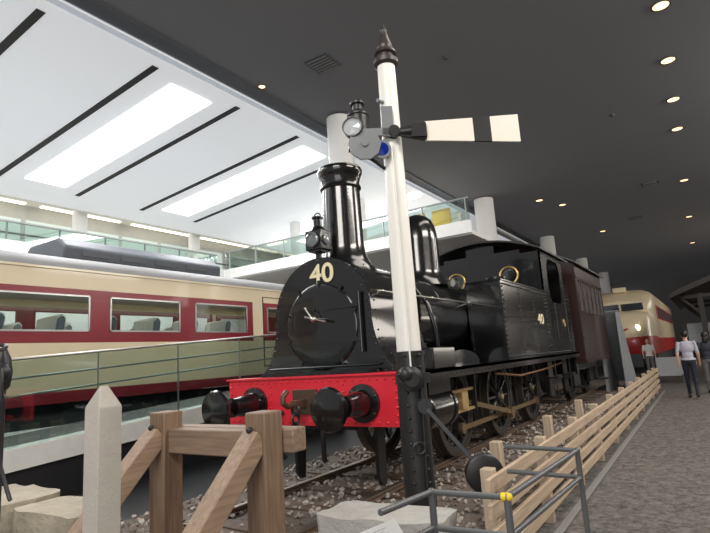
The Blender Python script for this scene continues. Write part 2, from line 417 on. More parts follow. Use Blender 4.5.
b.tube([(TX,FY-.2,1.12),(TX,FY-.3,1.11),(TX,FY-.37,1.15),(TX,FY-.36,1.22),(TX,FY-.30,1.26)],.03)
part('coupling_hook',b,mat('worn_brown_iron',(.12,.075,.05),.45,.5,.2,12),L,'worn iron draw hook',bevel=.004)
z=1.06
for i in range(5):
    ax=(1,0,0) if i%2 else (0,1,0)
    part('chain_link',B().torus((TX+.02,FY-.2,z),ax,.05,.014,16,8),BLKM,L); z-=.085
for sx in(-1,1): part('brake_hose',B().tube([(TX+sx*.32,FY-.02,1.02),(TX+sx*.32,FY-.12,.98),(TX+sx*.32,FY-.14,.85),(TX+sx*.3,FY-.12,.62),(TX+sx*.26,FY-.06,.55)],.026),BLKM,L,'black hanging hose')
b=B().box(TX-1.2,TX+1.2,FY+.06,13.1,RBZ-.035,RBZ)
b.box(TX+1.17,TX+1.2,FY+.06,13.1,RBZ-.11,RBZ).box(TX-1.2,TX-1.17,FY+.06,13.1,RBZ-.11,RBZ)
b.rivets((TX+1.2,FY+.2,RBZ-.07),(TX+1.2,13,RBZ-.07),60,.009,(1,0,0))
part('running_board',b,BLK,L)
b=B()
for sx in(-1,1):
    x=TX+sx*.42
    b.prism([(FY+.06,.95),(FY+.5,.86),(12.9,.86),(12.9,1.34),(FY+.06,1.34)],'X',x-.015,x+.015)
b.box(TX-.42,TX+.42,FY+.3,FY+.34,.8,1.34)
part('frame',b,BLKM,L,'black plate frame')
part('ash_pan',B().box(TX-.36,TX+.36,8.2,12.4,.42,1.2),BLKM,L)
for sx in(-1,1):
    xg=TX+sx*.56
    part('guard_iron',B().prism([(5.0,1.3),(5.0,.28),(5.06,.20),(5.14,.2),(5.2,1.3)],'X',xg-.02,xg+.02),BLKM,L)
# smokebox
SBY0,SBY1=4.88,6.02; BC=2.06; R=.67
prof=[]
for i in range(33):
    a=math.radians(-6+i*192/32); prof.append((TX+R*math.cos(a),BC+R*math.sin(a)))
left=[(TX-.685,1.86),(TX-.72,1.73),(TX-.78,1.60),(TX-.87,1.48),(TX-1.0,RBZ)]
right=[(2*TX-p[0],p[1]) for p in left][::-1]
profF=prof+left+right
b=B().prism(profF,'Y',SBY0+.03,SBY1)
for yy in (SBY0+.12,SBY1-.06):
    for i in range(22):
        a=math.radians(-8+i*196/21); d=Vector((math.cos(a),0,math.sin(a)))
        b.rivets(Vector((TX,yy,BC))+d*R,Vector((TX,yy,BC))+d*R,1,.012,d)
    for q in(-1,1): b.rivets((TX+q*.69,yy,1.85),(TX+q*.87,yy,1.49),5,.012,(q,0,.3))
part('smokebox',b,BLK,L)
def grow(ps,s):
    return [((p[0]-TX)*s+TX,(p[1]-BC)*s+BC if p[1]>RBZ+.01 else p[1]) for p in ps]
b=B().prism(grow(profF,1.03),'Y',SBY0,SBY0+.03)
for i in range(25):
    a=math.radians(-6+i*192/24); b.rivets((TX+.655*math.cos(a),SBY0,BC+.655*math.sin(a)),(TX+.655*math.cos(a),SBY0,BC+.655*math.sin(a)),1,.013)
for sx in(-1,1):
    b.rivets((TX+sx*.66,SBY0,1.92),(TX+sx*.74,SBY0,1.62),5,.013); b.rivets((TX+sx*.80,SBY0,1.54),(TX+sx*.94,SBY0,1.41),4,.013)
b.rivets((TX-.9,SBY0,RBZ+.03),(TX+.9,SBY0,RBZ+.03),22,.012)
part('smokebox_front_plate',b,BLK,L)
DZc=1.94; DR=.50
door=part('smokebox_door',B().lathe((TX,SBY0+.01,DZc),(0,-1,0),[(DR,0),(DR,.022),(DR-.015,.029),(DR-.03,.031),(.36,.033),(.2,.036),(0,.038)],48),BLK,L,'nearly flat round smokebox door')
b=B().cyl((TX,SBY0-.03,2.02),(TX,SBY0-.14,2.02),.024); b.sph((TX,SBY0-.14,2.02),.038)
b.cyl((TX-.15,SBY0-.11,2.06),(TX+.15,SBY0-.11,1.98),.013); b.cyl((TX-.02,SBY0-.14,2.02),(TX-.12,SBY0-.14,2.16),.012)
part('door_handle',b,STEEL,door,'bright steel handle')
for zz in(2.14,1.76): part('door_strap',B().box(TX-.28,TX+.57,SBY0-.046,SBY0-.026,zz-.02,zz+.02),BLK,door,'long black strap hinge')
part('hinge_pin',B().cyl((TX+.56,SBY0-.035,1.62),(TX+.56,SBY0-.035,2.28),.022),BLK,door)
for i in range(10):
    a=i*math.tau/10+.3
    part('door_clamp',B().obox((TX+DR*math.cos(a),SBY0-.015,DZc+DR*math.sin(a)),(math.cos(a),0,math.sin(a)),(0,1,0),(-math.sin(a),0,math.cos(a)),.035,.016,.014),BLK,door)
b=B().cyl((TX-.75,SBY0-.07,1.48),(TX+.75,SBY0-.07,1.48),.013)
for x in(-.72,0,.72): b.cyl((TX+x,SBY0-.07,1.48),(TX+x,SBY0+.02,1.48),.012)
part('front_handrail',b,BLK,L)
text_mesh('running_number','40',.31,Matrix.Translation((TX+.05,SBY0-.012,2.545))@RX,GOLDP,L,.003,.006,'pale gold numerals 40',1.12)
part('front_step_box',B().box(TX-.75,TX+.75,FY+.12,FY+.3,RBZ+.02,RBZ+.06),BLK,L)
# chimney
CY=5.45
cp=[(.42,-.04),(.39,.05),(.32,.14),(.275,.24),(.258,.36),(.25,.9),(.246,1.10),(.262,1.11),(.27,1.13),(.262,1.155),(.246,1.165),(.25,1.22),(.27,1.28),(.29,1.32),(.295,1.365),(.282,1.395),(.25,1.405),(.23,1.38),(.22,1.15),(0,1.10)]
b=B().lathe((TX,CY,2.6),(0,0,1),cp,48)
for i in range(18):
    a=i*math.tau/18; d=Vector((math.cos(a),math.sin(a),.4)); b.rivets((TX+.375*math.cos(a),CY+.375*math.sin(a),2.67),(TX+.375*math.cos(a),CY+.375*math.sin(a),2.67),1,.01,d)
for ang in (-35,-130,60):
    d=Vector((math.cos(math.radians(ang)),math.sin(math.radians(ang)),0))
    b.rivets(Vector((TX,CY,2.95))+d*.257,Vector((TX,CY,3.66))+d*.246,16,.009,d)
part('chimney',b,BLK,L,'tall black riveted chimney with small flared lip')
lx,ly,lz=TX-.06,4.98,2.86
DLL=mat('dim_lamp_lens',(.16,.18,.19),.08,coat=1)
hl=part('headlamp',B().box(lx-.12,lx+.12,ly-.1,ly+.12,lz,lz+.24),BLK,L,'square black oil headlamp',bevel=.01)
part('lamp_bracket',B().box(lx-.03,lx+.03,ly-.02,ly+.02,2.70,lz).box(lx-.09,lx+.09,ly-.08,ly+.1,lz-.02,lz),BLKM,hl)
part('lamp_lens',B().lathe((lx,ly-.1,lz+.12),(0,-1,0),[(.085,0),(.09,.03),(.075,.04),(.07,.02),(0,.035)],24),DLL,hl,'dark round lens')
part('lamp_lens',B().lathe((lx+.12,ly,lz+.12),(1,0,0),[(.06,0),(.065,.02),(.05,.03),(0,.03)],20),DLL,hl,'dark round side lens')
part('lamp_chimney',B().lathe((lx,ly+.01,lz+.24),(0,0,1),[(.1,0),(.07,.05),(.05,.06),(.05,.15),(.07,.16),(.07,.18),(.0,.2)],20),BLK,hl)
part('lamp_handle',B().torus((lx,ly+.01,lz+.42),(0,1,0),.05,.008,16,6),BLK,hl)
BRr=.63
part('boiler',B().lathe((TX,SBY1,BC),(0,1,0),[(BRr,0),(BRr,4.45)],64),BLK,L)
for y in (7.0,8.6,9.8): part('boiler_band',B().lathe((TX,y-.03,BC),(0,1,0),[(BRr,0),(BRr+.007,0),(BRr+.007,.05),(BRr,.05)],64),BLK,L)
part('steam_dome',B().lathe((TX,7.6,2.60),(0,0,1),[(.44,.0),(.39,.07),(.345,.15),(.325,.25),(.322,.74),(.315,.86),(.293,.98),(.25,1.08),(.18,1.15),(.1,1.185),(0,1.195)],40),BLK,L,'round-topped black dome')
for q in(-.09,.09):
    part('safety_valve',B().lathe((TX+q,8.9,2.65),(0,0,1),[(.07,0),(.07,.08),(.045,.11),(.03,.17),(.035,.18),(.035,.21),(.015,.22),(.015,.25),(0,.26)],16),BLKM,L,'small dark safety valve')
part('whistle',B().lathe((TX+.42,10.1,2.5),(0,0,1),[(.02,0),(.02,.3),(.035,.32),(.035,.42),(.02,.44),(.0,.45)],14),BLKM,L,'small dark whistle')
for sx in (-1,1):
    b=B().cyl((TX+sx*.72,5.0,2.28),(TX+sx*.72,7.84,2.28),.014)
    for y in (5.1,6.4,7.7): b.cyl((TX+sx*.58,y,2.25),(TX+sx*.72,y,2.28),.012); b.sph((TX+sx*.72,y,2.28),.024,n=10)
    part('handrail',b,STEEL if sx>0 else BLK,L)
part('side_pipe',B().tube([(TX+.55,6.3,2.42),(TX+.69,6.3,2.2),(TX+.74,6.35,1.9),(TX+.76,6.4,1.38)],.03),BLK,L)
part('sandbox',B().box(TX+.92,TX+1.16,5.35,5.95,RBZ,RBZ+.24),BLK,L,bevel=.012)
part('sandbox',B().box(TX-1.16,TX-.92,5.35,5.95,RBZ,RBZ+.24),BLK,L,bevel=.012)
AX=[7.0,8.9,10.8]; WR=.62; WZ=RZ+WR
for sx in(-1,1):
    y=AX[0]
    pts=[(y+.66*math.cos(math.radians(a)),RBZ+.20*math.sin(math.radians(a))) for a in range(0,181,12)]
    x0,x1=sorted((TX+sx*.60,TX+sx*.82))
    part('splasher',B().prism(pts,'X',x0,x1),BLK,L,'curved wheel splasher')
for sx in(-1,1):
    x0,x1=TX+sx*.64,TX+sx*1.2
    b=B().box(min(x0,x1),max(x0,x1),7.85,10.5,RBZ,2.59)
    n=(sx,0,0); X=x1
    for zz in(RBZ+.05,2.54): b.rivets((X,7.9,zz),(X,10.45,zz),34,.018,n)
    for yy in(7.9,8.75,9.6,10.45): b.rivets((X,yy,RBZ+.1),(X,yy,2.5),16,.018,n)
    b.rivets((x0+sx*.04,7.85,2.54),(x1-sx*.04,7.85,2.54),8,.016); b.rivets((x1-sx*.04,7.85,RBZ+.05),(x1-sx*.04,7.85,2.5),16,.016); b.rivets((x0+sx*.04,7.85,RBZ+.05),(x0+sx*.04,7.85,2.5),16,.016)
    b.box(min(x0,x1)-.01,max(x0,x1)+.015,7.84,10.5,2.59,2.615)
    tk=part('side_tank',b,BLK,L,'riveted black water tank',bevel=.008)
    part('tank_filler',B().lathe(((x0+x1)/2,8.5,2.6),(0,0,1),[(.14,0),(.14,.08),(.16,.09),(.16,.12),(.06,.14),(0,.145)],24),BLK,tk)
# cab
C0,C1=10.5,12.35; EV=3.42; WX=.56
def crown(x): return EV+.30*(1-((x-TX)/1.27)**2)
def wall_hole(b,y0,y1,xc,zc,r,x0,x1,z0,z1,n=32):
    vs=[];fs=[]
    for yy in(y0,y1):
        for i in range(n):
            a=2*math.pi*i/n; dx,dz=math.cos(a),math.sin(a)
            vs.append((xc+r*dx,yy,zc+r*dz))
        for i in range(n):
            a=2*math.pi*i/n; dx,dz=math.cos(a),math.sin(a)
            tx=((x1-xc)/dx if dx>0 else (x0-xc)/dx) if abs(dx)>1e-6 else 1e9
            tz=((z1-zc)/dz if dz>0 else (z0-zc)/dz) if abs(dz)>1e-6 else 1e9
            t=min(tx,tz); vs.append((xc+dx*t,yy,zc+dz*t))
    for i in range(n):
        j=(i+1)%n
        fs+=[(i,j,n+j,n+i),(2*n+i,3*n+i,3*n+j,2*n+j),(i,2*n+i,2*n+j,j),(n+i,n+j,3*n+j,3*n+i)]
    b.add(vs,fs)
b=B()
for sx in(-1,1):
    xc=TX+sx*WX
    wall_hole(b,C0,C0+.03,xc,3.0,.17,xc-.26,xc+.26,2.74,3.26)
    b.box(*sorted((xc+sx*.26,TX+sx*1.2)),C0,C0+.03,RBZ,EV)
    b.box(xc-.26,xc+.26,C0,C0+.03,3.26,3.5)
    b.box(xc-.26,xc+.26,C0,C0+.03,RBZ,2.74)
b.prism([(TX-WX+.26,RBZ),(TX+WX-.26,RBZ),(TX+WX-.26,3.66),(TX,3.7),(TX-WX+.26,3.66)],'Y',C0,C0+.03)
cab=part('cab',b,BLK,L,'black cab with round spectacle windows')
for sx in(-1,1):
    b=B()
    x0,x1=sorted((TX+sx*1.17,TX+sx*1.2))
    b.prism([(C0,RBZ),(C1,RBZ),(C1,2.5),(11.95,2.5),(11.85,2.42),(11.1,2.42),(11.0,2.5),(C0,2.5)],'X',x0,x1)
    b.prism([(C0,2.5),(11.0,2.5),(10.92,2.7),(10.92,3.1),(11.0,3.25),(11.1,3.32),(11.1,EV+.02),(C0,EV+.02)],'X',x0,x1)
    b.prism([(C1,2.5),(11.95,2.5),(12.02,2.7),(12.02,3.1),(11.95,3.25),(11.85,3.32),(11.85,EV+.02),(C1,EV+.02)],'X',x0,x1)
    b.box(x0,x1,11.1,11.85,3.32,EV+.02)
    X=TX+sx*1.2; n=(sx,0,0)
    for yy in(10.56,12.3): b.rivets((X,yy,RBZ+.1),(X,yy,3.35),24,.018,n)
    b.rivets((X,10.56,RBZ+.05),(X,12.3,RBZ+.05),22,.018,n); b.rivets((X,10.56,3.38),(X,12.3,3.38),22,.018,n)
    part('cab_side',b,BLK,cab)
part('cab_back',B().box(TX-1.2,TX+1.2,C1-.03,C1,RBZ,3.46),BLK,cab)
for sx in(-1,1):
    part('spectacle_window',B().torus((TX+sx*WX,C0-.012,3.0),(0,1,0),.18,.022,36,10),GOLD,cab,'brass-rimmed round window')
    part('window_glass',B().cyl((TX+sx*WX,C0+.01,3.0),(TX+sx*WX,C0+.02,3.0),.17,n=32),GLASS,cab)
    for yy in(11.0,11.95): part('cab_handrail',B().cyl((TX+sx*1.25,yy,1.7),(TX+sx*1.25,yy,2.4),.014),BLKM,cab)
b=B(); pts=[(TX+x,crown(TX+x)) for x in [i*.127 for i in range(-10,11)]]
pts2=[(p[0],p[1]+.035) for p in pts][::-1]
b.prism(pts+pts2,'Y',C0-.22,C1+.45)
part('cab_roof',b,BLKM,cab,'gently curved roof')
part('roof_ventilator',B().box(TX-.45,TX+.45,11.1,11.9,3.70,3.82),BLKM,cab,bevel=.03)
b=B().box(TX-1.15,TX+1.15,C1,13.0,RBZ,2.65)
b.rivets((TX+1.15,C1+.05,2.58),(TX+1.15,12.95,2.58),8,.011,(1,0,0)); b.rivets((TX+1.15,12.95,1.45),(TX+1.15,12.95,2.5),14,.011,(1,0,0))
part('coal_bunker',b,BLK,L,bevel=.01)
for i in range(5): part('bunker_rail',B().tube([(TX+1.13,C1+.02,2.67+i*.06),(TX+1.13,13.0,2.67+i*.06)],.011,6),BLK,L)
text_mesh('running_number','40',.27,Matrix.Translation((TX+1.206,9.98,2.04))@RSIDE,GOLDP,L,.004,.0,'pale gold side numerals 40',1.5)
b=B(); b.torus((TX+1.206,11.9,2.02),(1,0,0),.08,.009,24,8)
for i in range(6):
    a=i*math.tau/6; b.sph((TX+1.206,11.9+.05*math.cos(a),2.02+.05*math.sin(a)),.01,.018,.018,8)
b.sph((TX+1.206,11.9,2.02),.012,.024,.024,8)
part('cab_side_emblem',b,GOLD,L,'round brass emblem')
TANC=mat('worn_tan_metal',(.66,.47,.22),.38,.5,.15,6)
RODM=mat('dull_rod_brass',(.34,.25,.14),.38,.7,.2,8)
for sx in(-1,1):
    x=TX+sx*.86
    b=B().lathe((x,5.35,.92),(0,1,0),[(.24,0),(.25,.02),(.25,.05),(.235,.06),(.235,.62),(.25,.63),(.25,.68),(.1,.7),(.08,.78),(0,.78)],32)
    b.lathe((x,5.35,.92),(0,-1,0),[(.18,0),(.14,.04),(.05,.06),(.05,.12),(0,.12)],24)
    b.box(x-.18,x+.18,5.4,6.0,1.1,1.34)
    cy=part('cylinder',b,BLK,L,'black steam cylinder')
    part('piston_rod',B().cyl((x,6.1,.92),(x,6.9,.92),.025),STEEL,cy)
    M_=TANC if sx>0 else BLKM
    for zz in(1.05,.79): part('slide_bar',B().box(x-.025,x+.025,6.15,7.15,zz-.018,zz+.018),M_,L,'worn brass-toned slide bar')
    part('crosshead',B().box(x-.06,x+.06,6.62,6.82,.81,1.03),M_,L)
    part('motion_bracket',B().box(x-.05,x+.05,7.12,7.16,.74,1.34),BLKM,L)
WHM=mat('wheel_dark_iron',(.035,.034,.034),.42,.1,.3,8,coat=.15)
TYRE=mat('worn_tyre_steel',(.11,.095,.08),.45,.7,.2,9)
def ring(b,xc,sx,y,z,prf,n=44):
    m_=len(prf); vs=[];fs=[]
    for i in range(n):
        th=math.tau*i/n
        for r_,h_ in prf: vs.append((xc+sx*h_,y+r_*math.cos(th),z+r_*math.sin(th)))
    for i in range(n):
        for j in range(m_): fs.append((i*m_+j,((i+1)%n)*m_+j,((i+1)%n)*m_+(j+1)%m_,i*m_+(j+1)%m_))
    return b.add(vs,fs)
def wheel(sx,y):
    x=TX+sx*.60
    ax=(sx,0,0)
    b=B().lathe((x-sx*.05,y,WZ),ax,[(.12,.0),(.12,.11),(.10,.13),(.0,.13)],28)
    ring(b,x,sx,y,WZ,[(WR-.13,-.07),(WR-.13,.03),(WR-.06,.04),(WR-.06,-.07)])
    for i in range(12):
        a=i*math.tau/12
        d=Vector((0,math.cos(a),math.sin(a))); c=Vector((x+sx*.0,y,WZ))
        b.cyl(c+d*.10,c+d*(WR-.10),.028,.02,8)
    pts=[]
    for i in range(9):
        a=math.radians(65+i*50/8); pts.append((y+(WR-.12)*math.cos(a),WZ+(WR-.12)*math.sin(a)))
    b.prism(pts,'X',x-.05,x+.05)
    b.lathe((x-sx*.04,y,WZ-.25),ax,[(.07,0),(.07,.13),(.0,.13)],16)
    w=part('driving_wheel',b,WHM,L,'open-spoked dark iron driving wheel')
    part('tyre',ring(B(),x,sx,y,WZ,[(WR+.03,-.10),(WR+.03,-.07),(WR,-.05),(WR-.005,.05),(WR-.06,.05),(WR-.06,-.10)]),TYRE,w,'worn steel tyre')
for sx in(-1,1):
    for y in AX: wheel(sx,y)
    x=TX+sx*.72
    b=B()
    for y in AX: b.lathe((x-.03,y,WZ-.25),(1,0,0),[(.075,0),(.075,.06),(0,.06)],24)
    b.box(x-.015,x+.015,AX[0],AX[2],WZ-.25-.032,WZ-.25+.032)
    part('coupling_rod',b,RODM,L,'dull brass-toned coupling rod')
    x=TX+sx*.82
    b=B().beam((x,6.75,.92),(x,AX[1],WZ-.25),.03,.065); b.lathe((x-.03,AX[1],WZ-.25),(1,0,0),[(.09,0),(.09,.06),(0,.06)],24); b.lathe((x-.03,6.75,.92),(1,0,0),[(.06,0),(.06,.06),(0,.06)],20)
    part('connecting_rod',b,RODM,L,'dull brass-toned connecting rod')
for y in AX:
    part('axle',B().cyl((TX-.55,y,WZ),(TX+.55,y,WZ),.08),BLKM,L)
    for sx in (-1,1):
        x=TX+sx*.6
        part('brake_hanger',B().box(x-.03,x+.03,y+.7,y+.75,WZ-.3,1.34),BLKM,L)
        part('axle_brass',B().lathe((TX+sx*.68,y,WZ),(sx,0,0),[(.04,0),(.04,.02),(0,.025)],16),TANC,L)
for sx in(-1,1):
    for yy in(10.9,12.2):
        b=B()
        x0,x1=sorted((TX+sx*.98,TX+sx*1.18))
        b.box(x0,x1,yy,yy+.35,.55,.58).box(x0,x1,yy,yy+.35,.92,.95)
        b.box(x0,x0+.02,yy,yy+.35,.55,RBZ).box(*sorted((TX+sx*1.12,TX+sx*1.14)),yy,yy+.03,.55,RBZ)
        part('cab_step',b,BLKM,L)
part('pipework',B().tube([(TX+.95,7.9,1.2),(TX+1.0,9,1.1),(TX+1.0,10.5,1.12),(TX+1.0,12.5,1.2)],.02),mat('copper_pipe',(.45,.25,.12),.4,.8,.2,8),L,'copper pipe under the running board')
part('rear_buffer_beam',B().box(TX-1.12,TX+1.12,13.02,13.1,.88,RBZ),BLK,L)

# ------------------------------------------------------------------ old brown coach
K=thing('wooden_coach',(TX,16,RZ),'dark brown vintage wooden passenger coach coupled behind the locomotive','railway coach')
K0,K1=13.75,17.6
b=B()
for sx in(-1,1):
    x0,x1=sorted((TX+sx*1.17,TX+sx*1.22))
    b.box(x0,x1,K0,K1,1.1,2.35); b.box(x0,x1,K0,K1,3.15,3.55)
    for i in range(7): 
        yy=K0+i*(K1-K0-.14)/6; b.box(x0,x1,yy,yy+.14,2.35,3.15)
for yy in (K0,K1-.05):
    b.box(TX-1.2,TX+1.2,yy,yy+.05,1.1,3.55)
    for i in range(9): b.box(TX-1.2+i*.297,TX-1.17+i*.297,yy-.015,yy+.065,1.1,3.5)
    b.prism([(TX+x,3.55 if abs(x)>1.19 else 3.5+.38*(1-(x/1.22)**2)) for x in [i*.122 for i in range(-10,11)]],'Y',yy,yy+.05)
for zz in (2.3,1.7,1.15,3.2): b.box(TX+1.22,TX+1.24,K0,K1,zz-.02,zz+.02)
part('body',b,BROWNC,K)
part('window_glass',B().box(TX-1.18,TX-1.16,K0+.1,K1-.1,2.35,3.15),GLASS,K)
part('window_glass',B().box(TX+1.18,TX+1.19,K0+.1,K1-.1,2.35,3.15),mat('dim_window_pane',(.08,.07,.065),.15,coat=.4),K)
b=B(); pts=[(TX+x,3.5+.42*(1-(x/1.32)**2)) for x in [i*.132 for i in range(-10,11)]]
b.prism(pts+[(p[0],p[1]+.04) for p in pts][::-1],'Y',K0-.25,K1+.25); part('roof',b,DKGREY,K,'dark curved roof')
part('underframe',B().box(TX-.9,TX+.9,K0,K1,.9,1.1),BLKM,K)
for yy in(14.6,16.7):
    for sx in(-1,1):
        part('wheel',B().lathe((TX+sx*.5,yy,RZ+.45),(sx,0,0),[(.46,0),(.46,.02),(.43,.03),(.43,.12),(.36,.12),(.34,.08),(.1,.08),(.1,.16),(0,.16)],28),BLKM,K)
        part('axle_box',B().box(TX+sx*.75-.04,TX+sx*.75+.04,yy-.35,yy+.35,.5,.9),BLKM,K)
for yy in(K0+.2,K1-.6): part('step',B().box(TX+.8,TX+1.15,yy,yy+.4,.5,.54).box(TX+.8,TX+.84,yy,yy+.4,.5,1.0),BLKM,K)
for sx in(-1,1): part('buffer',B().lathe((TX+sx*.72,K0,1.13),(0,-1,0),[(.1,0),(.06,.2),(.06,.35),(.17,.37),(.17,.4),(0,.41)],24),BLKM,K)

# ------------------------------------------------------------------ express coach on the left
SX=-9.5; EXC=thing('express_coach',(-10.95,7,.3),'cream and maroon express passenger coach with wide windows and grey roof','railway coach')
Y0,Y1=-2.4,14.2
SILL,WT=2.36,3.03
wins=[(3.83-2.05*i,5.48-2.05*i) for i in (3,2,1,0)]+[(5.88,7.52),(7.93,9.56)]
allw=sorted(wins+[(10.28,10.80),(11.3,12.6)])
gaps=[];cur=Y0
for a,c in allw: gaps.append((cur,a)); cur=c
gaps.append((cur,Y1))
bands=[(Y0,9.76),(10.12,10.96),(11.1,Y1)]
creamgap=[(9.76,10.12),(10.96,11.1)]
b=B()
for xx in((SX-.05,SX),(-12.4,-12.35)):
    b.box(xx[0],xx[1],Y0,Y1,3.14,3.49); b.box(xx[0],xx[1],Y0,Y1,1.32,2.16)
    for a,c in creamgap: b.box(xx[0],xx[1],a,c,2.16,3.14)
b.box(-12.35,SX-.05,Y0,Y0+.05,1.2,3.5); b.box(-12.35,SX-.05,Y1-.05,Y1,1.2,3.5)
part('body',b,CREAM,EXC,'cream painted body panels')
b=B()
for xx in((SX-.05,SX),(-12.4,-12.35)):
    for q0,q1 in bands:
        b.box(xx[0],xx[1],q0,q1,2.16,SILL); b.box(xx[0],xx[1],q0,q1,WT,3.14)
        for a,c in gaps:
            a2,c2=max(a,q0),min(c,q1)
            if c2>a2: b.box(xx[0],xx[1],a2,c2,SILL,WT)
    b.box(xx[0],xx[1],Y0,Y1,1.12,1.32)
part('window_band',b,MAROON,EXC,'maroon band around the windows and skirt')
SILV=mat('silver_window_frame',(.5,.5,.5),.3,.8)
for a,c in allw:
    r=.03
    fr=B().box(SX,SX+.012,a,c,SILL,SILL+r).box(SX,SX+.012,a,c,WT-r,WT).box(SX,SX+.012,a,a+r,SILL,WT).box(SX,SX+.012,c-r,c,SILL,WT)
    wf=part('window',fr,SILV,EXC,'wide window with silver frame')
    part('window_glass',B().box(SX-.03,SX-.02,a,c,SILL,WT),GLASSC,wf)
    part('window_glass',B().box(-12.38,-12.37,a,c,SILL,WT),GLASSC,wf)
b=B(); pts=[]
for i in range(17):
    a=math.pi*i/16; pts.append((-10.95+1.47*math.cos(a),3.47+.42*math.sin(a)**.75))
b.prism(pts,'Y',Y0,Y1); part('roof',b,ROOFG,EXC,'rounded grey roof')
part('gutter',B().box(SX-.02,SX+.03,Y0,Y1,3.47,3.51),CREAM,EXC)
part('coach_floor',B().box(-12.35,SX-.05,Y0,Y1,1.2,1.35),DKGREY,EXC)
part('interior_ceiling',B().box(-12.3,SX-.08,Y0+.1,Y1-.1,3.3,3.33),mat('interior_white',(.8,.80,.74),.6),EXC)
part('interior_lamp',B().box(-11.1,-10.8,Y0+.3,Y1-.3,3.26,3.3),mat('interior_tube_glow',(.9,.9,.9),.5,emit=(1,.97,.80),estr=5.5),EXC)
dr=part('door',B().box(SX,SX+.01,10.12,10.96,1.5,1.53).box(SX,SX+.01,10.12,10.15,1.5,3.3).box(SX,SX+.01,10.93,10.96,1.5,3.3).box(SX,SX+.01,10.12,10.96,3.28,3.3),mat('door_gap_dark',(.03,.02,.02),.6),EXC,'door outline')
for i,(ya,yb) in enumerate([(5.3,9.3),(-1.,2.5)]):
    zb=3.82
    b=B().prism([(-11.75,zb),(-10.15,zb),(-10.12,zb+.27),(-10.4,zb+.48),(-11.5,zb+.48),(-11.78,zb+.27)],'Y',ya,yb)
    ac=part('air_conditioner',b,ACG,EXC,'dark grey roof air-conditioning unit',bevel=.05)
    for j in range(4): part('louvre',B().box(-10.14,-10.115,ya+.35+j*.85,ya+.95+j*.85,zb+.10,zb+.22),DKGREY,ac)
seat0=None
for i in range(11):
    y=-1.6+i*1.02
    for x in(-10.10,-11.75):
        if seat0 is None:
            b=B().box(x-.45,x+.35,y,y+.45,1.75,1.87).prism([(y+.40,1.8),(y+.52,1.8),(y+.66,2.62),(y+.60,2.68),(y+.52,2.62)],'X',x-.45,x+.35).box(x-.3,x+.2,y+.1,y+.3,1.35,1.75)
            seat0=part('seat',b,SEATM,EXC,'blue-grey reclining passenger seat',bevel=.02)
            hr=part('headrest_cover',B().prism([(y+.49,2.42),(y+.50,2.66),(y+.62,2.71),(y+.68,2.64),(y+.66,2.42)],'X',x-.40,x+.3),SEATW,seat0)
            sx0,sy0=x,y
        else:
            c=seat0.copy(); COL.objects.link(c); c.location=Vector((x-sx0,y-sy0,0)); h=hr.copy(); COL.objects.link(h); h.parent=c
for yy in(0,2.2,9.8,12):
    for xx in(-9.95,-12.0):
        part('wheel',B().lathe((xx,yy,.73),(1,0,0),[(.43,0),(.43,.1),(.1,.1),(.1,.15),(0,.15)],28),DKGREY,EXC)
for y0_,y1_ in((-.6,2.8),(9.2,12.6)): part('bogie',B().box(-12,-9.9,y0_,y1_,.75,1.0),DKGREY,EXC)
part('underfloor_equipment',B().box(-11.9,-10,3.6,8.4,.7,1.2),DKGREY,EXC)
solo('track_slab',B().box(-12.3,-9.7,-3,16,.01,.2),DKGREY,'low dark concrete track slab beneath the express coach','track')
for xx in(-10.5,-11.57): solo('rail',B().box(xx,xx+.07,-3,16,.2,.3),RUST,'steel rail on the dark track slab under the coach','rail','coach rails')

# ------------------------------------------------------------------ ramp with glass railing
RX0=-7.2; RM=thing('viewing_ramp',(RX0-.8,5,0),'sloping viewing ramp with dark base, pale edge and glass railing','ramp')
def rz(y): return .72+(y-3.0)*.066
ya,yb=-2.5,12.5
b=B().prism([(ya,.012),(yb,.012),(yb,rz(yb)-.22),(ya,rz(ya)-.22)],'X',RX0-1.4,RX0-.03); part('base',b,mat('black_base',(.018,.018,.02),.4),RM)
b=B().prism([(ya,rz(ya)-.26),(yb,rz(yb)-.26),(yb,rz(yb)),(ya,rz(ya))],'X',RX0-.25,RX0+.03); part('deck_edge',b,mat('pale_ramp_edge',(.76,.75,.71),.6),RM,'clean white deck edge')
b=B().prism([(ya,rz(ya)-.20),(yb,rz(yb)-.20),(yb,rz(yb)-.01),(ya,rz(ya)-.01)],'X',RX0-1.45,RX0-.25); part('deck',b,mat('ramp_deck_grey',(.12,.12,.125),.6),RM,'dark grey walking deck')
BR=mat('brushed_rail',(.24,.27,.25),.35,.8)
GR=part('railing',B().cyl((RX0,ya,rz(ya)+1.08),(RX0,yb,rz(yb)+1.08),.018),STEEL,RM,'frameless glass railing with slim steel handrail')
for i in range(11):
    y0=ya+i*1.36; y1=y0+1.345
    part('glass_panel',B().prism([(y0,rz(y0)+.0),(y1,rz(y1)+.0),(y1,rz(y1)+1.06),(y0,rz(y0)+1.06)],'X',RX0-.012,RX0),GLASSG,GR)
    part('panel_joint',B().box(RX0-.012,RX0+.012,y0-.014,y0-.001,rz(y0),rz(y0)+1.06),BR,GR)
for h in(.84,.62): part('lower_handrail',B().cyl((RX0-.10,ya,rz(ya)+h),(RX0-.10,yb,rz(yb)+h),.014),BR,GR)

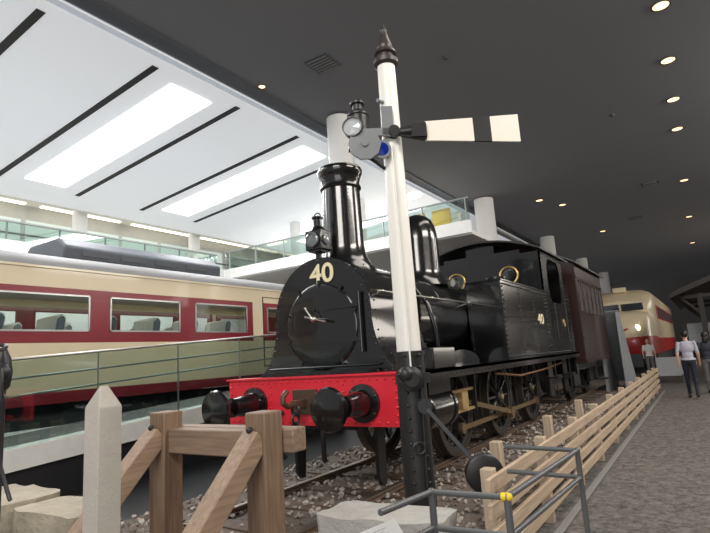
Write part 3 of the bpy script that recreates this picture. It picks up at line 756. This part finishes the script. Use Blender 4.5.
# ------------------------------------------------------------------ wooden buffer stop
BS=thing('wooden_buffer_stop',(TX+.2,2.7,.05),'weathered brown timber buffer stop with braced posts at the track end','buffer stop')
for x in(-2.89,-4.05):
    part('post',B().box(x-.10,x+.10,2.95,3.15,.04,1.2),WOODP,BS,bevel=.012)
    part('diagonal_brace',B().beam((x,2.96,1.02),(x,2.02,.10),.15,.16,(0,0,1)),WOODD,BS,'lighter diagonal timber brace',bevel=.01)
    part('bolt',B().rivets((x,2.9,1.08),(x,2.9,1.08),1,.028,(0,-.7,.7)),BLKM,BS)
part('cross_beam',B().box(-4.25,-2.70,3.16,3.32,.88,1.06),WOODX,BS,bevel=.012)
part('cross_beam',B().box(-3.95,-2.99,2.99,3.12,.86,1.06),WOODX,BS,bevel=.012)

# ------------------------------------------------------------------ stone stake
b=B(); x,y=-2.30,1.40; hw_=.058
b.add([(x-hw_,y-.055,.0),(x+hw_,y-.055,0),(x+hw_,y+.055,0),(x-hw_,y+.055,0),(x-hw_,y-.055,1.41),(x+hw_,y-.055,1.41),(x+hw_,y+.055,1.41),(x-hw_,y+.055,1.41),(x+.0,y-.02,1.505),(x+.0,y+.02,1.505)],
 [(0,1,2,3),(0,1,5,4),(1,2,6,5),(2,3,7,6),(3,0,4,7),(4,5,8),(5,6,9,8),(6,7,9),(7,4,8,9)])
solo('marker_post',b,STONEW,'pale grey pointed stone marker post beside the timber buffer stop','marker post',bevel=.006)
def block(c,sx,sy,h,rot,seed,m,label,group=None):
    bm=bmesh.new(); bmesh.ops.create_cube(bm,size=1.0)
    bmesh.ops.subdivide_edges(bm,edges=bm.edges[:],cuts=9,use_grid_fill=True)
    for v in bm.verts:
        p=v.co.copy(); q=p.copy()
        L1=abs(p.x)*2+abs(p.y)*2
        if L1>1.75: q.x*=1-.08*(L1-1.75)/.25; q.y*=1-.08*(L1-1.75)/.25
        wpt=Vector((p.x*sx,p.y*sy,p.z*h))*3+Vector((seed*3.7,0,0))
        n3=Vector((noise.noise(wpt),noise.noise(wpt+Vector((9,0,0))),noise.noise(wpt+Vector((0,9,0)))))
        n4=noise.cell_vector(wpt*1.3)-Vector((.5,.5,.5))
        w_=Vector((q.x*sx,q.y*sy,q.z*h))+Vector((n3.x*.05,n3.y*.05,n3.z*.02))+Vector((n4.x,n4.y,n4.z*.5))*.035
        v.co=w_
    R_=Matrix.Rotation(rot,3,'Z'); b=B(); ix={}
    vs=[]
    for i,v in enumerate(bm.verts): ix[v]=i; q=R_@v.co; vs.append(Vector((q.x+c[0],q.y+c[1],max(q.z+h/2+c[2],c[2]+.0))))
    b.add(vs,[tuple(ix[v] for v in f.verts) for f in bm.faces]); bm.free()
    solo('stone_block',b,m,label,'stone block',group,smooth=False)
G_='rough stone blocks of the low wall'
block((-4.70,2.55,.012),.90,.46,.47,.05,3,STONE,'rough-cut beige stone block in the low wall by the track end',G_)
block((-5.68,2.55,.012),.96,.48,.50,-.04,13,STONE,'rough-cut beige stone block in the low wall by the track end',G_)
block((-3.46,1.80,.012),.70,.36,.40,-.1,9,STONE,'rough-cut beige stone block below the timber brace',G_)
block((-4.62,1.80,.012),1.05,.46,.38,.06,5,STONE,'rough-cut beige stone block on the dark floor',G_)
block((-2.05,3.36,.012),.95,.42,.47,.12,7,STONEG,'flat-topped pale grey stone block in front of the signal post')
block((-1.80,2.80,.012),.58,.42,.36,-.2,11,STONEG,'pale grey stone block beside the information sign')

# ------------------------------------------------------------------ semaphore signal
PX,PY=-2.1,4.0
SG=thing('semaphore_signal',(PX,PY,.08),'tall white semaphore signal post with cream arm and black base','railway signal')
aD=Vector((.796,.605,0)); nD=Vector((.605,-.796,0)); O=Vector((PX,PY,0)); UP=Vector((0,0,1))
part('post',B().lathe((PX,PY,1.56),(0,0,1),[(.104,0),(.082,2.66)],32),WHITEP,SG,'white tapered post')
b=B().lathe((PX,PY,.04),(0,0,1),[(.17,0),(.17,.12),(.13,.14),(.127,.5),(.122,1.5),(.13,1.5),(.13,1.54),(.106,1.545)],12)
for q in(-1,1):
    for i in range(14): 
        z=.25+i*.1; p=O+nD*.118+aD*q*.06+UP*z; b.rivets(p,p,1,.013,nD)
part('post_base',b,BLKM,SG,'black riveted iron lower post')
b=B().lathe((PX,PY,4.20),(0,0,1),[(.09,0),(.115,.02),(.115,.06),(.08,.08),(.078,.11),(.105,.125),(.10,.15),(.07,.175),(.075,.195),(.07,.22),(.048,.29),(.028,.36),(.034,.375),(.022,.40),(.0,.45)],16)
part('finial',b,mat('dark_bronze_finial',(.07,.06,.06),.4,.5,.2,9),SG,'dark pointed finial')
def arm(s0,s1,h0,h1,zc,th,b,off=.12):
    c=O+nD*off
    vs=[]
    for d in(-th/2,th/2):
        for s_,h in((s0,h0),(s1,h1)):
            for q in(-1,1): vs.append(c+aD*s_+UP*(zc+q*h/2)+nD*d)
    b.add(vs,[(0,1,3,2),(4,6,7,5),(0,4,5,1),(2,3,7,6),(0,2,6,4),(1,5,7,3)]); return b
AZ=3.50
H=lambda s:.18+.085*(s-.3)/.88
A=part('signal_arm',arm(.28,.72,H(.3),H(.72),AZ,.02,B()),CREAMP,SG,'cream signal arm with a black stripe')
part('arm_stripe',arm(.72,.88,H(.72),H(.88),AZ,.022,B()),BLKM,A,'black stripe')
part('arm_tip',arm(.88,1.14,H(.88),H(1.14),AZ,.02,B()),CREAMP,A)
b=arm(.06,.29,.08,.17,AZ,.035,B()); b.cyl(O+UP*AZ+nD*.05,O+UP*AZ+nD*.17,.05)
b.cyl(O+UP*AZ+nD*.1-aD*.02,O+UP*(AZ+.0)+nD*.14+aD*.16,.035)
b.obox(O+aD*.22+UP*AZ+nD*.14,aD,nD,UP,.07,.02,.06)
part('arm_bracket',b,BLKM,A,'black iron pivot bracket')
c=O+nD*.13
b=B()
b.obox(c-aD*.14+UP*(AZ-.0),aD,nD,UP,.16,.012,.035)
b.obox(c-aD*.05+UP*(AZ+.1),aD,nD,UP,.05,.012,.14)
b.lathe(c-aD*.27+UP*(AZ-.12)+nD*.03,nD,[(.145,-.01),(.145,.012),(.03,.014),(.028,.03),(0,.03)],10)
b.lathe(c-aD*.12+UP*(AZ-.16),nD,[(.085,-.01),(.085,.01),(.062,.012),(.06,-.0),(.06,-.01)],28)
b.cyl(O+UP*(AZ+.32),O-aD*.12+UP*(AZ+.32)+nD*.1,.018)
sp=part('spectacle_plate',b,GREYM,SG,'grey spectacle plate')
part('spectacle_glass',B().lathe(c-aD*.12+UP*(AZ-.16),nD,[(.062,.0),(.062,.014),(0,.02)],28),BLUEG,sp,'deep blue glass')
lc=O-aD*.30+nD*.05
b=B().lathe(lc+UP*(AZ-.08),UP,[(.085,0),(.09,.02),(.09,.26),(.10,.27),(.10,.285),(.06,.32),(.045,.33),(.045,.38),(.065,.385),(.065,.405),(.03,.43),(0,.435)],24)
b.cyl(lc+UP*(AZ+.07),O+UP*(AZ+.07),.02)
la=part('signal_lamp',b,BLKM,SG,'black oil signal lamp')
part('lamp_lens',B().lathe(lc+UP*(AZ+.04)-aD*.05+nD*.06,(nD-aD*.3),[(.08,0),(.085,.06),(.072,.065),(.065,.06),(0,.07)],28),LENS,la,'pale round lens')
part('lamp_hood',B().lathe(lc+UP*(AZ+.04)-aD*.05+nD*.06,(nD-aD*.3),[(.090,0),(.090,.075),(.083,.075),(.083,.0)],28),BLKM,la)
part('lamp_bracket',B().obox(lc+UP*(AZ-.09),aD,nD,UP,.1,.1,.015).tube([lc+UP*(AZ-.10),lc+UP*(AZ-.22)+aD*.1,O+UP*(AZ-.36)],.015),BLKM,la)
part('operating_rod',B().cyl(O+nD*.13-aD*.03+UP*3.4,O+nD*.15-aD*.02+UP*1.35,.007),WHITEP,SG)
b=B().lathe(O+nD*.12-aD*.03+UP*1.36,nD,[(.10,0),(.10,.06),(.06,.08),(.06,.1),(0,.1)],28); b.sph(O+nD*.18-aD*.07+UP*1.4,.065)
b.obox(O+nD*.08+UP*1.36,aD,nD,UP,.14,.05,.04)
b.cyl(O+nD*.12+aD*.06+UP*1.28,O+nD*.12+aD*.04+UP*.5,.014)
b.torus(O+nD*.14+aD*.0+UP*.82,nD,.045,.012,16,8)
part('pivot_bracket',b,BLKM,SG,'black lever pivot')
pv=O+nD*.16+aD*.06+UP*1.14; cw=O+nD*.28+aD*.46+UP*.62
LEV=mat('lever_dark_steel',(.05,.05,.055),.4,.4,.2,8)
lv=part('counterweight_lever',B().beam(pv,cw,.03,.07,nD).lathe(pv-nD*.04,nD,[(.06,0),(.06,.08),(0,.08)],16),LEV,SG,'dark diagonal lever')
part('counterweight',B().lathe(cw-nD*.035,nD,[(.13,0),(.148,.015),(.148,.055),(.13,.07),(.03,.075),(.03,.09),(0,.09)],36),BLKM,lv,'round black counterweight disc')

# ------------------------------------------------------------------ fence
FX=-1.4
FN=thing('wooden_fence',(FX,10.5,0),'pale weathered timber post-and-rail fence along the carpeted walkway','fence')
y=3.7
while y<18.3:
    part('post',B().box(FX-.045,FX+.045,y-.045,y+.045,.0,.74),FENCEP,FN,bevel=.008); y+=1.4
for z in(.66,.50,.34,.18): part('rail',B().box(FX+.047,FX+.08,3.5,18.3,z-.05,z+.05),FENCEW,FN,bevel=.006)
solo('stone_kerb',B().box(-1.29,-1.22,3.9,18.4,0,.03),KERB,'low dark grey kerb along the foot of the fence','kerb',bevel=.01)
sp0=None
for i in range(3):
    xx,yy=-1.75,4.9+i*1.9
    if sp0 is None:
        sp0=thing('track_marker_post',(xx,yy,0),'short pale wooden post standing inside the fence','post','short posts inside the fence')
        part('shaft',B().box(xx-.05,xx+.05,yy-.05,yy+.05,0,.72),FENCEP,sp0,bevel=.008)
    else: dup(sp0,(0,i*1.9,0))

# ------------------------------------------------------------------ metal railing and sign
MR=thing('metal_railing',(-1.0,2.8,0),'grey tubular metal guard railing with a yellow joint','railing')
path=[(-1.26,2.02),(-1.2,2.4),(-.84,2.42),(-.77,3.6),(-1.24,3.64)]
for z in(.90,.74): part('tube_rail' ,B().tube([(p[0],p[1],z) for p in path],.0145),GREYR,MR)
for p in path[1:4]: part('post',B().cyl((p[0],p[1],0),(p[0],p[1],.9),.017).sph((p[0],p[1],.9),.019,n=12),GREYR,MR)
part('joint_cap',B().cyl((-.865,2.418,.9),(-.835,2.422,.9),.019).sph((-.835,2.422,.9),.020,n=12),YEL,MR,'yellow plastic joint cap')
IS=thing('information_sign',(-1.14,1.82,0),'slanted white information plaque on a grey stand','sign')
u=Vector((.62,.75,.10)); nn=Vector((.15,-.42,.90)).normalized(); u=(u-nn*u.dot(nn)).normalized(); v=nn.cross(u)
ic=Vector((-1.17,1.83,.845))
part('stand',B().cyl((-1.17,1.85,0),(-1.17,1.85,.82),.02),GREYR,IS)
part('plaque',B().obox(ic,u,v,nn,.115,.08,.007),PAPER,IS,'white printed plaque',bevel=.003)
for i in range(6): part('printed_line',B().obox(ic+nn*.0073+v*(.05-.015*i)-u*(.0 if i%2 else .012),u,v,nn,.075-(.025 if i%2 else 0),.0012,.0004),INKG,IS)
hx,hy=-3.36,1.45
HS=thing('valve_stand',(hx,hy,0),'black iron valve stand with a hanging rubber hose','valve stand')
part('pillar',B().lathe((hx-.05,hy,0),(0,0,1),[(.10,0),(.10,.04),(.03,.06),(.026,1.5),(.045,1.52),(.055,1.6),(.045,1.68),(.02,1.74),(0,1.75)],20),BLKM,HS)
b=B().lathe((hx-.05,hy,1.6),(.8,-.5,0),[(.04,0),(.05,.06),(.055,.07),(.055,.09),(.03,.11),(0,.11)],18); b.torus((hx-.02,hy-.05,1.74),(.3,-.3,1),.05,.011,20,8); b.lathe((hx-.04,hy-.02,1.45),(.8,-.5,.0),[(.045,0),(.045,.05),(.02,.08),(0,.08)],16)
part('valve_head',b,BLKM,HS)
part('hose',B().tube([(hx+.05,hy-.04,1.62),(hx+.09,hy-.06,1.52),(hx+.06,hy-.03,1.40),(hx+.03,hy-.03,1.25),(hx+.03,hy-.02,1.1),(hx+.08,hy,.97),(hx+.12,hy,.92)],.011),BLKM,HS)

# ------------------------------------------------------------------ far express train
FT=thing('diesel_express_train',(-3.25,34,.1),'cream and red express train with rounded nose at the hall end','train')
CR2=mat('train_cream',(.84,.71,.48),.35,0,.04,2,coat=.3); RD2=mat('train_red',(.50,.03,.03),.35,0,.05,2,coat=.3)
TY=28.2; tx=-3.2; hw=1.38; DZ=.16
def sect(w_,z0,z1,round_=.5):
    z0+=DZ; z1+=DZ
    return [(tx-w_,z0),(tx-w_,z1-round_*1.2),(tx-w_*.97,z1-round_*.8),(tx-w_*.88,z1-round_*.42),(tx-w_*.65,z1-round_*.14),(tx-w_*.35,z1-.03),(tx,z1),(tx+w_*.35,z1-.03),(tx+w_*.65,z1-round_*.14),(tx+w_*.88,z1-round_*.42),(tx+w_*.97,z1-round_*.8),(tx+w_,z1-round_*1.2),(tx+w_,z0)]
def loft(secs,b):
    vs=[];n=len(secs[0][1])
    for y,p in secs: vs+=[(q[0],y,q[1]) for q in p]
    fs=[]
    for i in range(len(secs)-1):
        for j in range(n):
            fs.append((i*n+j,i*n+(j+1)%n,(i+1)*n+(j+1)%n,(i+1)*n+j))
    fs.append(tuple(range(n))); fs.append(tuple((len(secs)-1)*n+j for j in range(n)))
    return b.add(vs,fs)
part('car_body',loft([(TY-.05,sect(1.15,.9,3.3)),(TY+.3,sect(1.3,.9,3.6)),(TY+.8,sect(hw,.9,3.82)),(TY+1.4,sect(hw,.9,3.92)),(TY+17,sect(hw,.9,3.92))],B()),CR2,FT,'cream car body')
part('nose',loft([(TY-1.15,sect(.55,1.3,2.1,.3)),(TY-1.08,sect(.8,1.15,2.35,.35)),(TY-.9,sect(1.03,.98,2.6,.4)),(TY-.5,sect(1.2,.9,2.78,.4)),(TY+.3,sect(1.3,.9,2.85,.4))],B()),CR2,FT,'rounded cream nose')
b=loft([(TY-1.17,sect(.6,.9,1.55,.1)),(TY-1.10,sect(.84,.8,1.58,.05)),(TY-.92,sect(1.06,.75,1.6,.05)),(TY-.5,sect(1.23,.75,1.6,.05)),(TY+.3,sect(1.33,.75,1.6,.05)),(TY+.6,sect(hw+.02,.75,1.5,.05)),(TY+17,sect(hw+.02,.75,1.5,.05))],B())
part('red_skirt',b,RD2,FT,'red lower band')
WSM=mat('windscreen_dark',(.04,.05,.06),.08,coat=1)
for q in(-.98,.04): part('windscreen',B().box(tx+q,tx+q+.94,TY-.10,TY+.25,2.80+DZ,3.14+DZ),WSM,FT,bevel=.03)
part('red_window_band',B().box(tx+hw-.02,tx+hw+.015,TY+1.6,TY+16.5,2.40+DZ,3.05+DZ),RD2,FT,'red band around side windows')
for i in range(7): part('side_window',B().box(tx+hw+.015,tx+hw+.025,TY+2.3+i*2.0,TY+3.8+i*2.0,2.48+DZ,2.98+DZ),mat('side_window_dark',(.10,.11,.11),.1,coat=1),FT)
for sx in(-1,1): part('headlight',B().lathe((tx+sx*.66,TY-.95,1.95+DZ),(0,-1,0),[(.17,0),(.17,.14),(.14,.16),(0,.17)],20),mat('headlight_glow',(.9,.9,.8),.2,emit=(1,.80,.40),estr=2.5),FT)
part('roof_headlight',B().box(tx-.3,tx+.3,TY+.5,TY+.8,3.75+DZ,4.0+DZ),CR2,FT,bevel=.04)
for yy in(30,32,41,43):
    for sx in(-1,1): part('wheel',B().lathe((tx+sx*.5,yy,.53),(sx,0,0),[(.43,0),(.43,.1),(.1,.1),(0,.14)],24),DKGREY,FT)
part('undercarriage',B().box(tx-1.2,tx+1.2,29,44,.4,.9+DZ),DKGREY,FT)
part('coupler',B().box(tx-.7,tx+.7,TY-1.1,TY-.9,.35,.95),DKGREY,FT)
part('nose_emblem',B().prism([(tx-.35,2.10),(tx,1.90),(tx+.35,2.10),(tx+.25,2.13),(tx,2.01),(tx-.25,2.13)],'Y',TY-1.22,TY-1.1),RD2,FT)
GS=thing('steel_stop_block',(-2.4,18.9,0),'grey slanted steel stop block beyond the fence','stop block')
BGS=mat('blue_grey_steel',(.30,.32,.34),.5,.2)
for q in(-2.75,-2.2): part('side_frame',B().prism([(17.95,0),(20.2,0),(20.2,.25),(18.15,2.45),(17.95,2.45)],'X',q,q+.08),BGS,GS)
part('sloping_plate',B().beam((-2.43,20.2,.25),(-2.43,18.1,2.50),.62,.04),BGS,GS)
# station shelter on the right
SH=thing('station_shelter',(1.6,24,0),'dark timber station platform shelter with pitched roof','shelter')
DW=woodmat('dark_shelter_wood',(.010,.008,.007),(.035,.025,.018),'Z')
for xx in(.05,3.2):
    for yy in(21.3,25,28.5): part('post',B().box(xx-.08,xx+.08,yy-.08,yy+.08,0,3.0),DW,SH)
part('roof',B().prism([(-.80,2.88),(1.6,3.76),(3.9,2.90),(3.9,3.07),(1.6,3.96),(-.80,3.04)],'Y',20.6,30),DW,SH)
for yy in(21.3,25,28.5):
    part('rafter',B().box(-.5,3.7,yy-.05,yy+.05,2.85,2.97),DW,SH)
    part('bracket',B().beam((.05,yy,2.3),(-.5,yy,2.88),.07,.07,(0,1,0)),DW,SH)
part('signboard',B().box(.8,.86,22,24,1.6,2.3),WALLW,SH)
IP=thing('notice_board',(.1,26,0),'pale information board on posts near the shelter','notice board')
part('panel',B().box(-.6,.3,26,26.06,1.0,2.1),mat('board_pale',(.55,.58,.6),.5),IP)
for q in(-.62,.28): part('post',B().box(q,q+.05,25.98,26.08,0,2.1),DKGREY,IP)
bx=thing('ticket_barrier',(-1.2,21.8,0),'grey waist-high barrier panel on the walkway','barrier')
part('panel',B().box(-1.6,-.8,21.8,21.86,.25,.9),mat('barrier_grey',(.35,.36,.38),.5),bx)
for q in(-1.6,-.85): part('leg',B().box(q,q+.05,21.7,21.95,0,.3),DKGREY,bx)

# ------------------------------------------------------------------ people
SKIN=mat('skin',(.62,.40,.29),.5,0,.05,8); HAIR=mat('black_hair',(.012,.010,.010),.5,0,.2,30)
def person(loc,yaw,h,shirt,trou,shoe,pose,label,sleeve,hairlong):
    s=h/1.70; b=B()
    st=pose.get('stride',0.)
    b.sph((0,0,.94),.155,.11,.12,20); b.sph((0,0,1.08),.13,.095,.14,20); b.sph((0,0,1.26),.165,.105,.17,20); b.sph((0,.0,1.37),.17,.075,.07,20)
    b.cap((0,.005,1.38),(0,-.005,1.50),.055,.05)
    b.sph((0,-.01,1.59),.074,.092,.11,24); b.sph((0,-.035,1.545),.055,.06,.06,16)
    b.sph((0,-.105,1.575),.012,.016,.022,10); b.sph((.076,0,1.58),.012,.02,.03,8); b.sph((-.076,0,1.58),.012,.02,.03,8)
    b.sph((0,-.092,1.535),.024,.008,.008,8)
    for q in(-1,1):
        d=st*q
        hip=Vector((q*.085,0,.90)); knee=Vector((q*.09,-.10*d-.03*abs(st),.49)); ank=Vector((q*.09,-.26*d+ (.0 if d>0 else .03*abs(st)),.085+(.05*abs(st) if d<0 else 0)))
        b.cap(hip,knee,.088,.058,16); b.cap(knee,ank,.058,.042,14)
        b.sph(knee.lerp(ank,.25)+Vector((0,.018,0)),.055,.055,.1,12)
        toe=ank+Vector((q*.015,-.17,-.05)); hl=ank+Vector((0,.04,-.045))
        b.cap(hl,toe,.038,.032,12); b.cap(ank,hl,.045,.038,12)
        sh=Vector((q*.175,0,1.385)); a=-d*.6+pose.get('arm',0)
        el=sh+Vector((q*.05,-.16*a*.5+.02,-.27)); bend=pose.get('bend',.1)
        wr=el+Vector((-q*.0,-.10*a-.24*bend,-.235+.1*bend))
        b.cap(sh,el,.052,.041,14); b.cap(el,wr,.041,.028,12)
        dd=(wr-el).normalized(); pa=wr+dd*.085
        b.cap(wr,pa,.026,.030,10); b.sph(wr.lerp(pa,.6),.018,.038,.045,10)
        for fi,(off,ln) in enumerate([(-.027,.062),(-.010,.074),(.008,.07),(.025,.055)]):
            p0=pa+Vector((0,off,0)); p1=p0+dd*ln*.5+Vector((-q*.004,0,0)); p2=p1+dd*ln*.45+Vector((-q*.016,0,.0))
            b.cap(p0,p1,.0095,.009,8); b.cap(p1,p2,.009,.0075,8)
        t0=wr+dd*.03+Vector((-q*.005,-.03,0)); t1=t0+dd*.04+Vector((-q*.01,-.025,0)); b.cap(t0,t1,.012,.010,8); b.cap(t1,t1+dd*.03,.010,.008,8)
    o=mkmesh('person',b,[SKIN],Vector((0,0,0)))
    md=o.modifiers.new('r','REMESH'); md.mode='VOXEL'; md.voxel_size=.009
    sm=o.modifiers.new('s','SMOOTH'); sm.iterations=3; sm.factor=.5
    bpy.context.view_layer.update()
    me=bpy.data.meshes.new_from_object(o.evaluated_get(bpy.context.evaluated_depsgraph_get()))
    bpy.data.objects.remove(o)
    me.materials.clear()
    for m in [SKIN,shirt,trou,shoe,HAIR]: me.materials.append(m)
    for p in me.polygons:
        c=p.center; p.use_smooth=True
        arm_=abs(c.x)>.19 or (abs(c.x)>.165 and c.z<1.1 and c.z>.55)
        if c.z<.085: k_=3
        elif arm_ and c.z<1.40 and c.z>.5: k_=1 if c.z>sleeve else 0
        elif c.z<.98: k_=2
        elif c.z<1.445: k_=1
        else: k_=0
        p.material_index=k_
    me.transform(Matrix.Scale(s,4))
    ob=bpy.data.objects.new('person',me); COL.objects.link(ob); ob.location=loc; ob.rotation_euler=(0,0,yaw); tag(ob,label,'person')
    hb=B().sph((0,.012,1.615),.084,.098,.098,24)
    hb.v=[Vector((v.x,(v.y if v.y>-.055 or v.z>1.66 else -.055),max(v.z,1.60 if v.y<-.03 else 1.53))) for v in hb.v]
    if hairlong: hb.sph((0,.06,1.50),.075,.045,.12,18)
    hb.v=[v*s for v in hb.v]
    ho=mkmesh('hair',hb,HAIR,Vector((0,0,0))); ho.parent=ob
    for q in(-1,1):
        eo=mkmesh('eye',B().sph((q*.028*s,-.088*s,1.60*s),.010*s,.007*s,.008*s,8),INK,Vector((0,0,0))); eo.parent=ob
    cb=B().lathe((0,0,.955*s),(0,0,1),[(.168*s,0),(.172*s,.02*s),(.150*s,.05*s)],28)
    cb.v=[Vector((v.x,v.y*.72,v.z)) for v in cb.v]
    coo=mkmesh('shirt_hem',cb,shirt,Vector((0,0,0))); coo.parent=ob
    return ob
LAV=mat('lavender_grey_shirt',(.45,.45,.53),.8); NAVY=mat('navy_trousers',(.015,.018,.035),.8); WSH=mat('white_shirt',(.78,.77,.75),.8); GRT=mat('grey_trousers',(.16,.16,.17),.8); BSH=mat('black_shoes',(.01,.01,.01),.5); DKS=mat('dark_shirt',(.03,.035,.05),.8)
person((-.45,16.3,0),math.pi,1.72,LAV,NAVY,BSH,dict(stride=.8,arm=.1,bend=.3),'person in a pale lavender shirt and navy trousers walking away',1.15,False)
person((-2.0,24.6,0),.15,1.6,WSH,GRT,BSH,dict(stride=0,arm=.3,bend=.6),'person in a white shirt and grey trousers standing near the train',1.2,True)
person((-.02,17.6,0),math.pi,1.66,DKS,GRT,BSH,dict(stride=.5,arm=0,bend=.2),'person in a dark shirt and grey trousers walking away',1.2,True)

# ------------------------------------------------------------------ lights
def area(name,loc,sx,sy,pw,col=(1,1,1),target=None):
    l=bpy.data.lights.new(name,'AREA'); l.shape='RECTANGLE'; l.size=sx; l.size_y=sy; l.energy=pw; l.color=col
    o=bpy.data.objects.new(name,l); COL.objects.link(o); o.location=loc
    if target: o.rotation_euler=(Vector(target)-Vector(loc)).to_track_quat('-Z','Y').to_euler()
    return o
for y in(2.63,6.88,11.08):
    o=area('skylight_lamp',(-11.22,y,cz(-11.22)-.04),5.8,1.0,250,(1,1,1)); o.rotation_euler=(0,-math.atan(.087),0)
area('hall_fill',(-1.0,-2.5,6.8),4,1.5,370,(1,.95,.88),(-3.2,4.5,1.6))  # unseen fill light added to brighten the locomotive front
area('hall_fill',(4.5,5.5,6.9),5,1.4,470,(1,.94,.86),(-2.6,8,1.4))  # added side fill, out of view, to bring out the tank side
area('hall_fill',(5.0,14,6.9),5,1.4,400,(1,.94,.86),(-2.4,14,1.8))  # second added side fill, aimed at the coach behind the locomotive
area('hall_fill',(-.5,8,7.4),1.2,6,150,(1,.93,.84))  # added overhead fill, not a fitting of the hall
area('hall_fill',(4.5,21,7.3),3,8,560,(1,.92,.82),(-.5,21,2))  # added fill for the middle of the hall, kept out of view
area('hall_fill',(7.0,36,7.3),5,14,1300,(1,.92,.82),(-1,34,1))  # added fill for the far end, kept out of view
area('gallery_lamp',(-11,17,6.5),8,3,90,(1,.97,.92))
area('gallery_lamp',(-17.0,5,7.2),1.5,18,160,(1,.94,.84))
area('rear_fill',(2,-7.5,3.2),9,4,300,(1,.98,.96),(-2,8,2.5))  # unseen soft fill added behind the camera, no entrance modelled
w_=bpy.data.worlds.new('world'); S.world=w_; w_.use_nodes=True
w_.node_tree.nodes['Background'].inputs[0].default_value=(.95,.96,1,1); w_.node_tree.nodes['Background'].inputs[1].default_value=.45
S.view_settings.view_transform='Standard'
S.view_settings.exposure=.0
